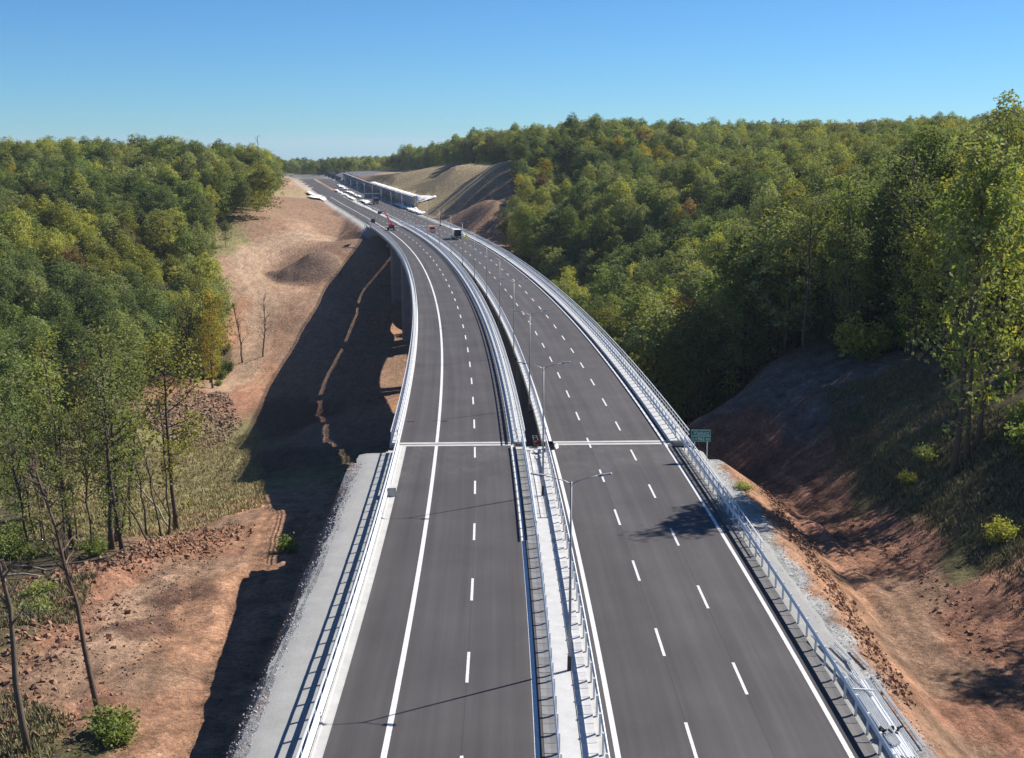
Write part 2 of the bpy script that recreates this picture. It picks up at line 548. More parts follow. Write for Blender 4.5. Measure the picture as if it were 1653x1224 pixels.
def asphalt_mat():
    m = bpy.data.materials.new("asphalt")
    nt, b, out = nodes_of(m)
    N, L = nt.nodes, nt.links
    uv = N.new("ShaderNodeUVMap")
    # lengthwise streaks left by paver, rollers and site traffic: u = across, v = along, metres
    mp = N.new("ShaderNodeMapping")
    mp.inputs['Scale'].default_value = (1.1, 0.018, 1)
    L.new(uv.outputs[0], mp.inputs[0])
    n1 = N.new("ShaderNodeTexNoise")
    n1.inputs['Scale'].default_value = 1.0
    n1.inputs['Detail'].default_value = 6
    n1.inputs['Roughness'].default_value = 0.6
    L.new(mp.outputs[0], n1.inputs['Vector'])
    n2 = N.new("ShaderNodeTexNoise")
    n2.inputs['Scale'].default_value = 0.16
    n2.inputs['Detail'].default_value = 5
    L.new(uv.outputs[0], n2.inputs['Vector'])
    n3 = N.new("ShaderNodeTexNoise")
    n3.inputs['Scale'].default_value = 9.0
    n3.inputs['Detail'].default_value = 6
    n3.inputs['Roughness'].default_value = 0.8
    L.new(uv.outputs[0], n3.inputs['Vector'])
    r1 = N.new("ShaderNodeMapRange")
    r1.inputs['From Min'].default_value = 0.3
    r1.inputs['From Max'].default_value = 0.7
    r1.inputs['To Min'].default_value = 0.78
    r1.inputs['To Max'].default_value = 1.2
    L.new(n1.outputs['Fac'], r1.inputs['Value'])
    r2 = N.new("ShaderNodeMapRange")
    r2.inputs['From Min'].default_value = 0.3
    r2.inputs['From Max'].default_value = 0.7
    r2.inputs['To Min'].default_value = 0.87
    r2.inputs['To Max'].default_value = 1.14
    L.new(n2.outputs['Fac'], r2.inputs['Value'])
    r3 = N.new("ShaderNodeMapRange")
    r3.inputs['From Min'].default_value = 0.3
    r3.inputs['From Max'].default_value = 0.7
    r3.inputs['To Min'].default_value = 0.9
    r3.inputs['To Max'].default_value = 1.1
    L.new(n3.outputs['Fac'], r3.inputs['Value'])
    a = N.new("ShaderNodeMath")
    a.operation = 'MULTIPLY'
    L.new(r1.outputs[0], a.inputs[0])
    L.new(r2.outputs[0], a.inputs[1])
    c = N.new("ShaderNodeMath")
    c.operation = 'MULTIPLY'
    L.new(a.outputs[0], c.inputs[0])
    L.new(r3.outputs[0], c.inputs[1])
    # paver strips: each pass a slightly different tone, with a dark seam between
    su = N.new("ShaderNodeSeparateXYZ")
    L.new(uv.outputs[0], su.inputs[0])
    dv = N.new("ShaderNodeMath")
    dv.operation = 'MULTIPLY_ADD'
    L.new(su.outputs[0], dv.inputs[0])
    dv.inputs[1].default_value = 1 / 3.76
    dv.inputs[2].default_value = 0.52
    fl = N.new("ShaderNodeMath")
    fl.operation = 'FLOOR'
    L.new(dv.outputs[0], fl.inputs[0])
    wn_ = N.new("ShaderNodeTexWhiteNoise")
    wn_.noise_dimensions = '1D'
    L.new(fl.outputs[0], wn_.inputs['W'])
    wr = N.new("ShaderNodeMapRange")
    wr.inputs['To Min'].default_value = 0.93
    wr.inputs['To Max'].default_value = 1.07
    L.new(wn_.outputs['Value'], wr.inputs['Value'])
    frc = N.new("ShaderNodeMath")
    frc.operation = 'PINGPONG'
    L.new(dv.outputs[0], frc.inputs[0])
    frc.inputs[1].default_value = 0.5
    sm = N.new("ShaderNodeMapRange")
    sm.inputs['From Min'].default_value = 0.006
    sm.inputs['From Max'].default_value = 0.014
    sm.inputs['To Min'].default_value = 0.8
    L.new(frc.outputs[0], sm.inputs['Value'])
    cs = N.new("ShaderNodeMath")
    cs.operation = 'MULTIPLY'
    L.new(wr.outputs[0], cs.inputs[0])
    L.new(sm.outputs[0], cs.inputs[1])
    c3 = N.new("ShaderNodeMath")
    c3.operation = 'MULTIPLY'
    L.new(c.outputs[0], c3.inputs[0])
    L.new(cs.outputs[0], c3.inputs[1])
    v = N.new("ShaderNodeVectorMath")
    v.operation = 'SCALE'
    v.inputs[0].default_value = (0.073, 0.067, 0.0685)
    L.new(c3.outputs[0], v.inputs['Scale'])
    # pale dust patches
    n4 = N.new("ShaderNodeTexNoise")
    n4.inputs['Scale'].default_value = 0.35
    n4.inputs['Detail'].default_value = 8
    n4.inputs['Roughness'].default_value = 0.75
    mp4 = N.new("ShaderNodeMapping")
    mp4.inputs['Scale'].default_value = (1.0, 0.5, 1)
    L.new(uv.outputs[0], mp4.inputs[0])
    L.new(mp4.outputs[0], n4.inputs['Vector'])
    r4 = N.new("ShaderNodeMapRange")
    r4.inputs['From Min'].default_value = 0.66
    r4.inputs['From Max'].default_value = 0.82
    r4.inputs['To Max'].default_value = 0.6
    L.new(n4.outputs['Fac'], r4.inputs['Value'])
    # more dust lies either side of the near deck joint
    sp = N.new("ShaderNodeSeparateXYZ")
    L.new(uv.outputs[0], sp.inputs[0])
    sb = N.new("ShaderNodeMath")
    sb.operation = 'SUBTRACT'
    L.new(sp.outputs[1], sb.inputs[0])
    sb.inputs[1].default_value = 56.0
    ab = N.new("ShaderNodeMath")
    ab.operation = 'ABSOLUTE'
    L.new(sb.outputs[0], ab.inputs[0])
    jr = N.new("ShaderNodeMapRange")
    jr.inputs['From Min'].default_value = 2.0
    jr.inputs['From Max'].default_value = 14.0
    jr.inputs['To Min'].default_value = 0.46
    jr.inputs['To Max'].default_value = 0.64
    L.new(ab.outputs[0], jr.inputs['Value'])
    L.new(jr.outputs[0], r4.inputs['From Min'])
    mx = N.new("ShaderNodeMix")
    mx.data_type = 'RGBA'
    mx.inputs[7].default_value = (0.16, 0.15, 0.145, 1)
    L.new(r4.outputs[0], mx.inputs[0])
    L.new(v.outputs[0], mx.inputs[6])
    L.new(mx.outputs[2], b.inputs['Base Color'])
    b.inputs['Roughness'].default_value = 0.85
    b.inputs['Specular IOR Level'].default_value = 0.25
    bp = N.new("ShaderNodeBump")
    bp.inputs['Strength'].default_value = 0.25
    bp.inputs['Distance'].default_value = 0.02
    L.new(n3.outputs['Fac'], bp.inputs['Height'])
    L.new(bp.outputs[0], b.inputs['Normal'])
    MATS["asphalt"] = m
    return m


def ground_mat():
    m = bpy.data.materials.new("soil")
    nt, b, out = nodes_of(m)
    N, L = nt.nodes, nt.links
    at = N.new("ShaderNodeAttribute")
    at.attribute_name = "soil"
    tc = N.new("ShaderNodeTexCoord")
    vals = []
    for sc, de, lo, hi, st in ((0.35, 6, 0.76, 1.22, None), (2.3, 9, 0.5, 1.45, None), (0.9, 8, 0.7, 1.25, (1.0, 0.2, 1.0))):
        n = N.new("ShaderNodeTexNoise")
        n.inputs['Scale'].default_value = sc
        n.inputs['Detail'].default_value = de
        n.inputs['Roughness'].default_value = 0.72
        if st:
            mp = N.new("ShaderNodeMapping")
            mp.inputs['Scale'].default_value = st
            mp.inputs['Rotation'].default_value = (0, 0, 0.12)
            L.new(tc.outputs['Object'], mp.inputs[0])
            L.new(mp.outputs[0], n.inputs['Vector'])
        else:
            L.new(tc.outputs['Object'], n.inputs['Vector'])
        r = N.new("ShaderNodeMapRange")
        r.inputs['From Min'].default_value = 0.3
        r.inputs['From Max'].default_value = 0.7
        r.inputs['To Min'].default_value = lo
        r.inputs['To Max'].default_value = hi
        L.new(n.outputs['Fac'], r.inputs['Value'])
        vals.append((r.outputs[0], n.outputs['Fac']))
    a = N.new("ShaderNodeMath")
    a.operation = 'MULTIPLY'
    L.new(vals[0][0], a.inputs[0])
    L.new(vals[1][0], a.inputs[1])
    a2 = N.new("ShaderNodeMath")
    a2.operation = 'MULTIPLY'
    L.new(a.outputs[0], a2.inputs[0])
    L.new(vals[2][0], a2.inputs[1])
    nf = N.new("ShaderNodeTexNoise")
    nf.inputs['Scale'].default_value = 7.0
    nf.inputs['Detail'].default_value = 7
    nf.inputs['Roughness'].default_value = 0.8
    L.new(tc.outputs['Object'], nf.inputs['Vector'])
    rf = N.new("ShaderNodeMapRange")
    rf.inputs['From Min'].default_value = 0.35
    rf.inputs['From Max'].default_value = 0.65
    rf.inputs['To Min'].default_value = 0.66
    rf.inputs['To Max'].default_value = 1.28
    L.new(nf.outputs['Fac'], rf.inputs['Value'])
    a3 = N.new("ShaderNodeMath")
    a3.operation = 'MULTIPLY'
    L.new(a2.outputs[0], a3.inputs[0])
    L.new(rf.outputs[0], a3.inputs[1])
    v = N.new("ShaderNodeVectorMath")
    v.operation = 'SCALE'
    L.new(at.outputs['Color'], v.inputs[0])
    L.new(a3.outputs[0], v.inputs['Scale'])
    L.new(v.outputs[0], b.inputs['Base Color'])
    b.inputs['Roughness'].default_value = 0.95
    b.inputs['Specular IOR Level'].default_value = 0.1
    n5 = N.new("ShaderNodeTexNoise")
    n5.inputs['Scale'].default_value = 1.3
    n5.inputs['Detail'].default_value = 9
    n5.inputs['Roughness'].default_value = 0.7
    L.new(tc.outputs['Object'], n5.inputs['Vector'])
    bp = N.new("ShaderNodeBump")
    bp.inputs['Strength'].default_value = 0.9
    bp.inputs['Distance'].default_value = 0.5
    L.new(n5.outputs['Fac'], bp.inputs['Height'])
    L.new(bp.outputs[0], b.inputs['Normal'])
    MATS["soil"] = m
    return m


M_ASPH = asphalt_mat()
M_SOIL = ground_mat()
M_PAINT = mat("road_paint", (0.62, 0.61, 0.6), 0.65, var=0.35, scale=5.0, coords='Object', detail=9)
M_CONC = mat("concrete", (0.46, 0.45, 0.43), 0.85, var=0.16, scale=0.8, bump=0.2)
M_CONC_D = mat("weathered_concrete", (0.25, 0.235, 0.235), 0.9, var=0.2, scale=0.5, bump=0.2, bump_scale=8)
M_WHITE_C = mat("pale_concrete", (0.47, 0.465, 0.46), 0.85, var=0.12, scale=1.2, bump=0.15)
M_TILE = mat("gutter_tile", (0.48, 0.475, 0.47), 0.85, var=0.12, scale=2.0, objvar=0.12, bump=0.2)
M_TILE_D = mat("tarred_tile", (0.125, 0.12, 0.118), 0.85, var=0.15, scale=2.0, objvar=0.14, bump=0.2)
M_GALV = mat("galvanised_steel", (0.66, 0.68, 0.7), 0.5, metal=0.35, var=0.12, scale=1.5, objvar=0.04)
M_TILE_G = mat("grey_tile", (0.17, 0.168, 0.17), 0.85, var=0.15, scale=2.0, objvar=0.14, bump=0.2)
M_GALV_D = mat("dull_steel", (0.32, 0.335, 0.35), 0.55, metal=0.6, var=0.15, scale=2.0)
M_DARK = mat("dark_steel", (0.03, 0.03, 0.032), 0.6, var=0.2)
M_BLACK = mat("black_plastic", (0.015, 0.015, 0.016), 0.5, var=0.2)
M_WHITE = mat("white_paint", (0.8, 0.8, 0.78), 0.4, var=0.05)
M_SHEET = mat("white_geotextile", (0.8, 0.79, 0.78), 0.9, var=0.12, scale=1.0, bump=0.4, bump_scale=3.0)
M_GLASS = mat("vehicle_glass", (0.02, 0.025, 0.03), 0.08, var=0.1, spec=0.8)
M_TYRE = mat("tyre_rubber", (0.02, 0.02, 0.02), 0.9, var=0.2)
M_RED = mat("red_paint", (0.5, 0.03, 0.03), 0.4, var=0.1)
M_ORANGE = mat("orange_paint", (0.85, 0.17, 0.03), 0.4, var=0.08)
M_HIVIS = mat("hi_vis_cloth", (0.6, 0.75, 0.15), 0.8, var=0.08)
M_SKIN = mat("skin", (0.45, 0.27, 0.19), 0.6, var=0.05)
M_CLOTH = mat("dark_cloth", (0.04, 0.045, 0.06), 0.9, var=0.1)
M_BARK = mat("bark", (0.1, 0.078, 0.058), 0.95, var=0.35, scale=3.0, objvar=0.25)
M_BARK_P = mat("pale_bark", (0.27, 0.23, 0.19), 0.95, var=0.3, scale=2.0, objvar=0.2)
M_BARK_R = mat("reddish_bark", (0.13, 0.085, 0.06), 0.95, var=0.35, scale=2.0, objvar=0.2)

# ------------------------------------------------------------------ ground
def axis(parts):
    out = [parts[0][0]]
    for a, b, st in parts:
        n = max(1, int(round((b - a) / st)))
        out.extend(list(np.linspace(a, b, n + 1)[1:]))
    return np.array(out)


gx = axis([(-6000, -2000, 1000), (-2000, -800, 200), (-800, -300, 40), (-300, -130, 8), (-130, -104, 2.2), (-104, -60, 1.2), (-60, -15, 0.45), (-15, 14, 1.5), (14, 46, 0.45), (46, 60, 1.2), (60, 120, 3), (120, 400, 9), (400, 1000, 40), (1000, 2000, 200), (2000, 6000, 1000)])
gy = axis([(-400, -100, 100), (-100, 30, 10), (30, 56, 2), (56, 150, 0.45), (150, 300, 1.4), (300, 450, 1.4), (450, 720, 4.0), (720, 1100, 12), (1100, 2000, 90), (2000, 8000, 1000)])
GX, GY = np.meshgrid(gx, gy)
gz = ground_z(GX.ravel(), GY.ravel())
nx, ny = len(gx), len(gy)
ii = np.arange(nx * ny).reshape(ny, nx)
quads = np.stack([ii[:-1, :-1], ii[:-1, 1:], ii[1:, 1:], ii[1:, :-1]], -1).reshape(-1, 4)
me = bpy.data.meshes.new("ground")
me.vertices.add(nx * ny)
me.vertices.foreach_set("co", np.stack([GX.ravel(), GY.ravel(), gz], 1).astype(np.float32).ravel())
me.loops.add(len(quads) * 4)
me.loops.foreach_set("vertex_index", quads.astype(np.int32).ravel())
me.polygons.add(len(quads))
me.polygons.foreach_set("loop_start", np.arange(0, len(quads) * 4, 4, dtype=np.int32))
me.polygons.foreach_set("use_smooth", np.ones(len(quads), dtype=bool))
me.update(calc_edges=True)
# soil kinds: sampled spots with ragged borders between them
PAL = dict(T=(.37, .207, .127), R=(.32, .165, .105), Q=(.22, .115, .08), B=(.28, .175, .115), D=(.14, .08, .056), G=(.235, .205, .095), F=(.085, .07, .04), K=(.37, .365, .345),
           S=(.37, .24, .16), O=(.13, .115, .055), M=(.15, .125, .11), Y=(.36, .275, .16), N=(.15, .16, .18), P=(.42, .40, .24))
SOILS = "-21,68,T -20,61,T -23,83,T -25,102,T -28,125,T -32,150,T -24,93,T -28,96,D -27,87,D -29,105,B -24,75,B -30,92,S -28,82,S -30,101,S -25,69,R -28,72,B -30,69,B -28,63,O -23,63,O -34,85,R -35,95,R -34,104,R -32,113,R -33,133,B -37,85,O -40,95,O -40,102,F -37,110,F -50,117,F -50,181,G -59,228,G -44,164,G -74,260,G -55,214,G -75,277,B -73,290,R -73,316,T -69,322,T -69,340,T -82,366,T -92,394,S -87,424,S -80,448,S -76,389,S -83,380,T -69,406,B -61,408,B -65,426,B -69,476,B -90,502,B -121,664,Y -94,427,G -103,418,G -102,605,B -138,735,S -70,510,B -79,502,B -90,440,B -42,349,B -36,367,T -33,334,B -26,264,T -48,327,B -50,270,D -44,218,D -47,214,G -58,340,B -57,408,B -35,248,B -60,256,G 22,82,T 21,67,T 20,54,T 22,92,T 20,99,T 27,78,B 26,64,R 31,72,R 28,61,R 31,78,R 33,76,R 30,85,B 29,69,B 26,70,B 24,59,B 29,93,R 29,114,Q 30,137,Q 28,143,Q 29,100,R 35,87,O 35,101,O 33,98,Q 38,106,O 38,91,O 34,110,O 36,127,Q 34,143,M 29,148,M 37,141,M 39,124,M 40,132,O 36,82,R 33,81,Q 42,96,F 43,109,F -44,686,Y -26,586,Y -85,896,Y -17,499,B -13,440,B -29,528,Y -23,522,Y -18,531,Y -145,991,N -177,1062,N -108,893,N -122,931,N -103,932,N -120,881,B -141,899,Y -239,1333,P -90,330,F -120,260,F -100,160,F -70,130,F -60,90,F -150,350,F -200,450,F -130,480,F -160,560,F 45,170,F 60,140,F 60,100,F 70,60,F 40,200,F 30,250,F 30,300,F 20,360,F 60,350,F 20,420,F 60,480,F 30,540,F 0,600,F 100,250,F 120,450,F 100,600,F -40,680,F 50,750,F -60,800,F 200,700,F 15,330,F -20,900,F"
sl = [q.split(',') for q in SOILS.split()]
sp_xy = np.array([[float(a), float(b)] for a, b, c in sl])
sp_c = np.array([PAL[c] for a, b, c in sl])


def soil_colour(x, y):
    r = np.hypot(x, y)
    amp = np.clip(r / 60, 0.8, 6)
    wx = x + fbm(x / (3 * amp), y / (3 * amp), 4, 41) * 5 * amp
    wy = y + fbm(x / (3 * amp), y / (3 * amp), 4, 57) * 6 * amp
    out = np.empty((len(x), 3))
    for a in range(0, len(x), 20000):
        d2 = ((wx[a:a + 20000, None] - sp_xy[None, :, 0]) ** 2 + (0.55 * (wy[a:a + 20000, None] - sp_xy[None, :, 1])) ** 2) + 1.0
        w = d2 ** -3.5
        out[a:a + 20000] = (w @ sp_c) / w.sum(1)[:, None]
    s, o = to_so(x, y)
    ao = np.abs(o)
    _, tone = ruts(x, y)
    df, _ = path_coords(x, y, PATH_F)
    kf = (1 - sstep(2.5, 6.5, np.abs(df) + fbm(x / 5, y / 5, 2, 19) * 4))[:, None] * 0.75
    out = out * (1 - kf) + np.array([.40, .28, .19])[None] * kf
    mb_ = bump(x + fbm(x / 9, y / 9, 3, 131) * 6, y + fbm(x / 9, y / 9, 3, 137) * 6, *MOUNDS[0]) / MOUNDS[0][5]
    km = sstep(0.02, 0.2, mb_)[:, None]
    out = out * (1 - km) + np.array([.2, .135, .1])[None] * km
    spots = fbm(x / 1.4, y / 1.4, 3, 71)
    out = out * np.clip(1 + np.clip(tone, -0.45, 0.45) + 1.0 * spots * (r < 220), 0.4, 1.7)[:, None]
    n = fbm(x / 2.2, y / 2.2, 4, 91)
    gr = (sstep(13, 13.6, ao) * (1 - sstep(16.9, 17.9, ao + n * 3.0 + np.where(o > 0, 1.0 * (fbm(s / 9, s * 0, 3, 8) + 0.2), 0)))) * ((s < 58) | (s > S_ABUT1))
    tint = 1 + 0.14 * n
    gcol = np.array([.40, .40, .385])[None] * tint[:, None]
    sand = (sstep(0.12, 0.26, fbm(x / 3.0, y / 5.0, 3, 15)) * (o > 0))[:, None] * 0.6
    gcol = gcol * (1 - sand) + np.array([.42, .34, .22])[None] * sand
    out = out * (1 - gr[:, None]) + gcol * gr[:, None]
    # roadside median floor is pale crushed stone
    md = ((ao < 1.9) & (s < 60))[:, None]
    out = np.where(md, np.array([.5, .5, .49])[None], out)
    fr = (sstep(900, 1150, r) * (np.abs(x + 250) > -1))[:, None]
    return out * (1 - fr) + np.array([.13, .125, .07])[None] * fr


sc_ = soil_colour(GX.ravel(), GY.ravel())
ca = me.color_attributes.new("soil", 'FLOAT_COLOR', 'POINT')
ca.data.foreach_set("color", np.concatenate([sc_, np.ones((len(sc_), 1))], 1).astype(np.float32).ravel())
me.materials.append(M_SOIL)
ground = tag(obj("ground", me), "bare brown construction ground with haul tracks, grass patches and forest floor", None, None, 'structure')


# ------------------------------------------------------------------ sweeps along the road
def stations(s0, s1, step=None):
    out = [s0]
    s = s0
    while s < s1 - 1e-6:
        st = step or (2.0 if s < 200 else 4.0)
        s = min(s + st, s1)
        out.append(s)
    return np.array(out)


def sweep(name, prof, s0, s1, material, parent=None, closed=True, o=0.0, step=None, z=0.0, smooth=False):
    """prof: (offset, height) points, swept along the alignment; closed profiles are capped"""
    st = stations(s0, s1, step)
    np_ = len(prof)
    vs, uv = [], []
    for s in st:
        off = o(s) if callable(o) else o
        zz = z(s) if callable(z) else z
        for po, pz in prof:
            x, y, zr, h = road_pt(s, off + po)
            vs.append((float(x), float(y), float(zr) + zz + pz))
            uv.append((off + po, s))
    fs = []
    m = np_ if closed else np_ - 1
    for i in range(len(st) - 1):
        for k in range(m):
            k2 = (k + 1) % np_
            fs.append((i * np_ + k, i * np_ + k2, (i + 1) * np_ + k2, (i + 1) * np_ + k))
    if closed:
        fs.append(tuple(range(np_ - 1, -1, -1)))
        n = (len(st) - 1) * np_
        fs.append(tuple(range(n, n + np_)))
    return obj(name, mesh_from(name, vs, fs, material, smooth, uv), parent)


def rect(o0, o1, z0, z1):
    return [(o0, z0), (o1, z0), (o1, z1), (o0, z1)]


def lift_pt(s, o, z=0.0):
    x, y, zr, h = road_pt(s, o)
    return Vector((float(x), float(y), float(zr) + z)), float(h)


# ------------------------------------------------------------------ carriageways with painted lines
S_NEAR, S_FAR = -14.0, 900.0
car_l = sweep("left_carriageway", [(-13.15, 0.0), (-12.3, 0.0), (-1.72, 0.0)], S_NEAR, S_FAR, M_ASPH, closed=False)
tag(car_l, "grey asphalt left carriageway with emergency lane and two lanes", None, None, 'structure')
car_r = sweep("right_carriageway", [(1.42, 0.0), (13.62, 0.0)], S_NEAR, S_FAR, M_ASPH, closed=False)
tag(car_r, "grey asphalt right carriageway with three lanes", None, None, 'structure')


def line(name, o, w, s0, s1, parent, z=0.006):
    return sweep(name, [(-w / 2, z), (w / 2, z)], s0, s1, M_PAINT, parent, closed=False, o=o)


line("edge_line", -9.43, 0.30, S_NEAR, 372, car_l)
for a, b in ((374.5, 378), (381, 386), (388, 640)):
    line("edge_line", -9.43, 0.30, a, b, car_l)
line("edge_line", -2.05, 0.25, S_NEAR, 640, car_l)
line("edge_line", 1.82, 0.27, S_NEAR, 660, car_r)
line("edge_line", 13.02, 0.25, S_NEAR, 560, car_r)
dash_me = mesh_from("lane_dash", [(-0.085, -2, 0), (0.085, -2, 0), (0.085, 2, 0), (-0.085, 2, 0)], [(0, 1, 2, 3)], M_PAINT)
for par, o, s0, n in ((car_l, -5.69, 8.7 - 24, 47), (car_r, 5.56, 0.05 - 12, 46), (car_r, 9.32, 7.15 - 12, 46)):
    for k in range(n):
        s = s0 + 12 * k
        if s < -13:
            continue
        p, h = lift_pt(s, o, 0.012)
        obj("lane_dash", dash_me, par, p, (0, 0, h))

# dusty hard shoulders outside the barriers, ragged at the outer edge
M_LEDGE = mat("dusty_shoulder", (0.29, 0.287, 0.275), 0.95, var=0.13, scale=0.7, bump=0.35, bump_scale=6, detail=8)


def shoulder(name, label, o_in, o_out, s0, s1, seed):
    st = np.arange(s0, s1 + 0.01, 0.8)
    rg = np.random.default_rng(seed)
    vs = []
    nv = 7
    for s in st:
        ed = o_out + math.copysign(1, o_out) * float(fbm(np.array([s / 5.0]), np.array([seed * 1.0]), 4, seed)[0]) * 1.3
        for k in range(nv):
            t = k / (nv - 1)
            o = o_in * (1 - t) + ed * t
            x, y, zr, h = road_pt(s, o)
            z = float(zr) - 0.085 - 0.02 * (abs(o) - 13.0) + (rg.uniform(-0.015, 0.015) if 0 < k < nv - 1 else 0.0) - (0.14 if k == nv - 1 else 0)
            vs.append((float(x), float(y), z))
    fs = [(a * nv + b_, a * nv + b_ + 1, (a + 1) * nv + b_ + 1, (a + 1) * nv + b_) for a in range(len(st) - 1) for b_ in range(nv - 1)]
    return tag(obj(name, mesh_from(name, vs, fs, M_LEDGE, True)), label, None, None, 'structure')


shoulder("left_shoulder", "flat dusty grey shoulder left of the near barrier", -12.98, -16.75, S_NEAR, 57.5, 3)
shoulder("right_shoulder", "dusty grey shoulder right of the near barrier", 14.38, 16.5, S_NEAR, 57.5, 4)

# ------------------------------------------------------------------ viaducts: one deck for each carriageway
WB = [(0, 0.0), (0.055, 0.05), (0.055, 0.10), (0.0, 0.155), (0.055, 0.21), (0.055, 0.26), (0.0, 0.31),
      (-0.015, 0.31), (0.035, 0.255), (0.035, 0.215), (-0.015, 0.16), (-0.015, 0.15), (0.035, 0.095), (0.035, 0.055), (-0.015, 0.0)]
PIER_S = [101, 142, 183, 224, 265, 306, 347]


def viaduct(o_out0, o_in0, o_out1, o_in1, asph0, asph1, label):
    """o_out0..o_in0 outer deck limits; asph0..asph1 the asphalt between kerbs"""
    lo, hi = o_out0, o_out1
    root = empty("viaduct", lift_pt(S_ABUT0, (lo + hi) / 2, -2.6)[0])
    tag(root, label, "viaduct", "twin viaduct decks over the valley")
    inv = Matrix.Translation(-root.location)

    def par(o):
        o.parent = root
        o.matrix_parent_inverse = inv
        return o
    par(sweep("deck_slab", rect(lo, hi, -0.34, -0.012), S_ABUT0, S_ABUT1, M_CONC))
    par(sweep("kerb", [(lo - 0.03, -0.36), (asph0, -0.36), (asph0, 0.13), (asph0 - 0.05, 0.17), (lo - 0.03, 0.2)], S_ABUT0, S_ABUT1, M_WHITE_C))
    par(sweep("kerb", [(asph1, -0.36), (hi + 0.03, -0.36), (hi + 0.03, 0.2), (asph1 + 0.05, 0.17), (asph1, 0.13)], S_ABUT0, S_ABUT1, M_WHITE_C))
    n = 5
    for k in range(n):
        oc = lo + 2.3 + (hi - lo - 4.6) * k / (n - 1)
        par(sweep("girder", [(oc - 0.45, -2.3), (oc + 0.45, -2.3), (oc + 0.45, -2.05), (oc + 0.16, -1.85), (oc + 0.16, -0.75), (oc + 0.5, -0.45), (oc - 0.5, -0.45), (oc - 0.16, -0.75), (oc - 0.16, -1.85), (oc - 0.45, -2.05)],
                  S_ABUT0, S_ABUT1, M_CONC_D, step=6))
    for s in PIER_S:
        c, h = lift_pt(s, (lo + hi) / 2)
        gzv = float(ground_z([c.x], [c.y])[0])
        R = Matrix.Rotation(h, 3, 'Z')
        w = hi - lo
        zt = c.z - 2.3
        mb = MB()
        zb = gzv - 4
        wp = w - 4.6
        mb.add([R @ Vector(v) + Vector((c.x, c.y, 0)) for v in
                [(-wp / 2, -1.0, zb), (-wp / 2 + 0.5, -1.3, zb), (wp / 2 - 0.5, -1.3, zb), (wp / 2, -1.0, zb), (wp / 2, 1.0, zb), (wp / 2 - 0.5, 1.3, zb), (-wp / 2 + 0.5, 1.3, zb), (-wp / 2, 1.0, zb),
                 (-wp / 2, -1.0, zt - 1.4), (-wp / 2 + 0.5, -1.3, zt - 1.4), (wp / 2 - 0.5, -1.3, zt - 1.4), (wp / 2, -1.0, zt - 1.4), (wp / 2, 1.0, zt - 1.4), (wp / 2 - 0.5, 1.3, zt - 1.4), (-wp / 2 + 0.5, 1.3, zt - 1.4), (-wp / 2, 1.0, zt - 1.4)]],
               [(7, 6, 5, 4, 3, 2, 1, 0), (8, 9, 10, 11, 12, 13, 14, 15)] + [(i, (i + 1) % 8, 8 + (i + 1) % 8, 8 + i) for i in range(8)])
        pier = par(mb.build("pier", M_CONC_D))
        cap = MB()
        for sx, z0, z1 in ((w - 4.2, zt - 1.4, zt - 0.9), (w - 2.2, zt - 0.9, zt - 0.02)):
            cap.box((c.x, c.y, (z0 + z1) / 2), (sx, 3.0, z1 - z0), R)
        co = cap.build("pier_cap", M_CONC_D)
        co.parent = pier
    for s, sg in ((S_ABUT0, -1), (S_ABUT1, 1)):
        c, h = lift_pt(s, (lo + hi) / 2)
        R = Matrix.Rotation(h, 3, 'Z')
        mb = MB()
        mb.box(Vector((c.x, c.y, c.z - 4.5)) + R @ Vector((0, sg * 1.1, 0)), (hi - lo + 0.3, 1.9, 8.0), R)
        for sx in (-1, 1):
            mb.box(Vector((c.x, c.y, c.z - 2.4)) + R @ Vector((sx * (hi - lo + 0.05) / 2, sg * 3.6, 0)), (0.45, 3.2, 4.4), R)
        par(mb.build("abutment", M_CONC))
        # expansion joint: steel seal between two pale concrete nosings
        par(sweep("expansion_joint", rect(asph0 + 0.02, asph1 - 0.02, -0.05, 0.009), s + sg * 0.0 - 0.75, s - 0.14, M_CONC, step=1))
        par(sweep("expansion_joint", rect(asph0 + 0.02, asph1 - 0.02, -0.05, 0.009), s + 0.14, s + 0.75, M_CONC, step=1))
        par(sweep("joint_seal", rect(asph0 - 0.4, asph1 + 0.4, -0.06, 0.014), s - 0.138, s + 0.138, M_DARK, step=1))
    return root


viaduct(-14.0, None, -0.66, None, -13.1, -1.95, "left concrete viaduct deck on wall piers, shading the brown valley below")
viaduct(0.98, None, 15.6, None, 1.5, 13.45, "right concrete viaduct deck beside the forest, carrying the lamp posts")

# approach slabs: gutters and median on the near embankment
sweep("left_gutter", [(-13.0, -0.3), (-12.36, -0.3), (-12.36, 0.02), (-12.45, 0.012), (-12.82, 0.016), (-12.88, 0.07), (-13.0, 0.07)], S_NEAR, S_ABUT0 - 0.8, M_CONC)
tag(bpy.data.objects["left_gutter"], "pale concrete gutter along the emergency lane before the viaduct", "gutter")
sweep("median_strip", rect(-0.98, 0.06, -0.4, -0.03), S_NEAR, 36, M_WHITE_C)
tag(bpy.data.objects["median_strip"], "smooth white concrete strip running down the central median", None, None, 'structure')
sweep("median_bed", rect(-1.74, 1.44, -0.6, -0.125), S_NEAR, S_ABUT0 - 0.8, M_CONC)
tag(bpy.data.objects["median_bed"], "pale crushed stone bed of the central median", None, None, 'structure')
sweep("median_bed", rect(-1.74, 1.44, -0.6, -0.125), S_ABUT1 + 0.8, 700, M_CONC)
tag(bpy.data.objects["median_bed.001"], "pale crushed stone bed of the central median beyond the viaduct", None, None, 'structure')


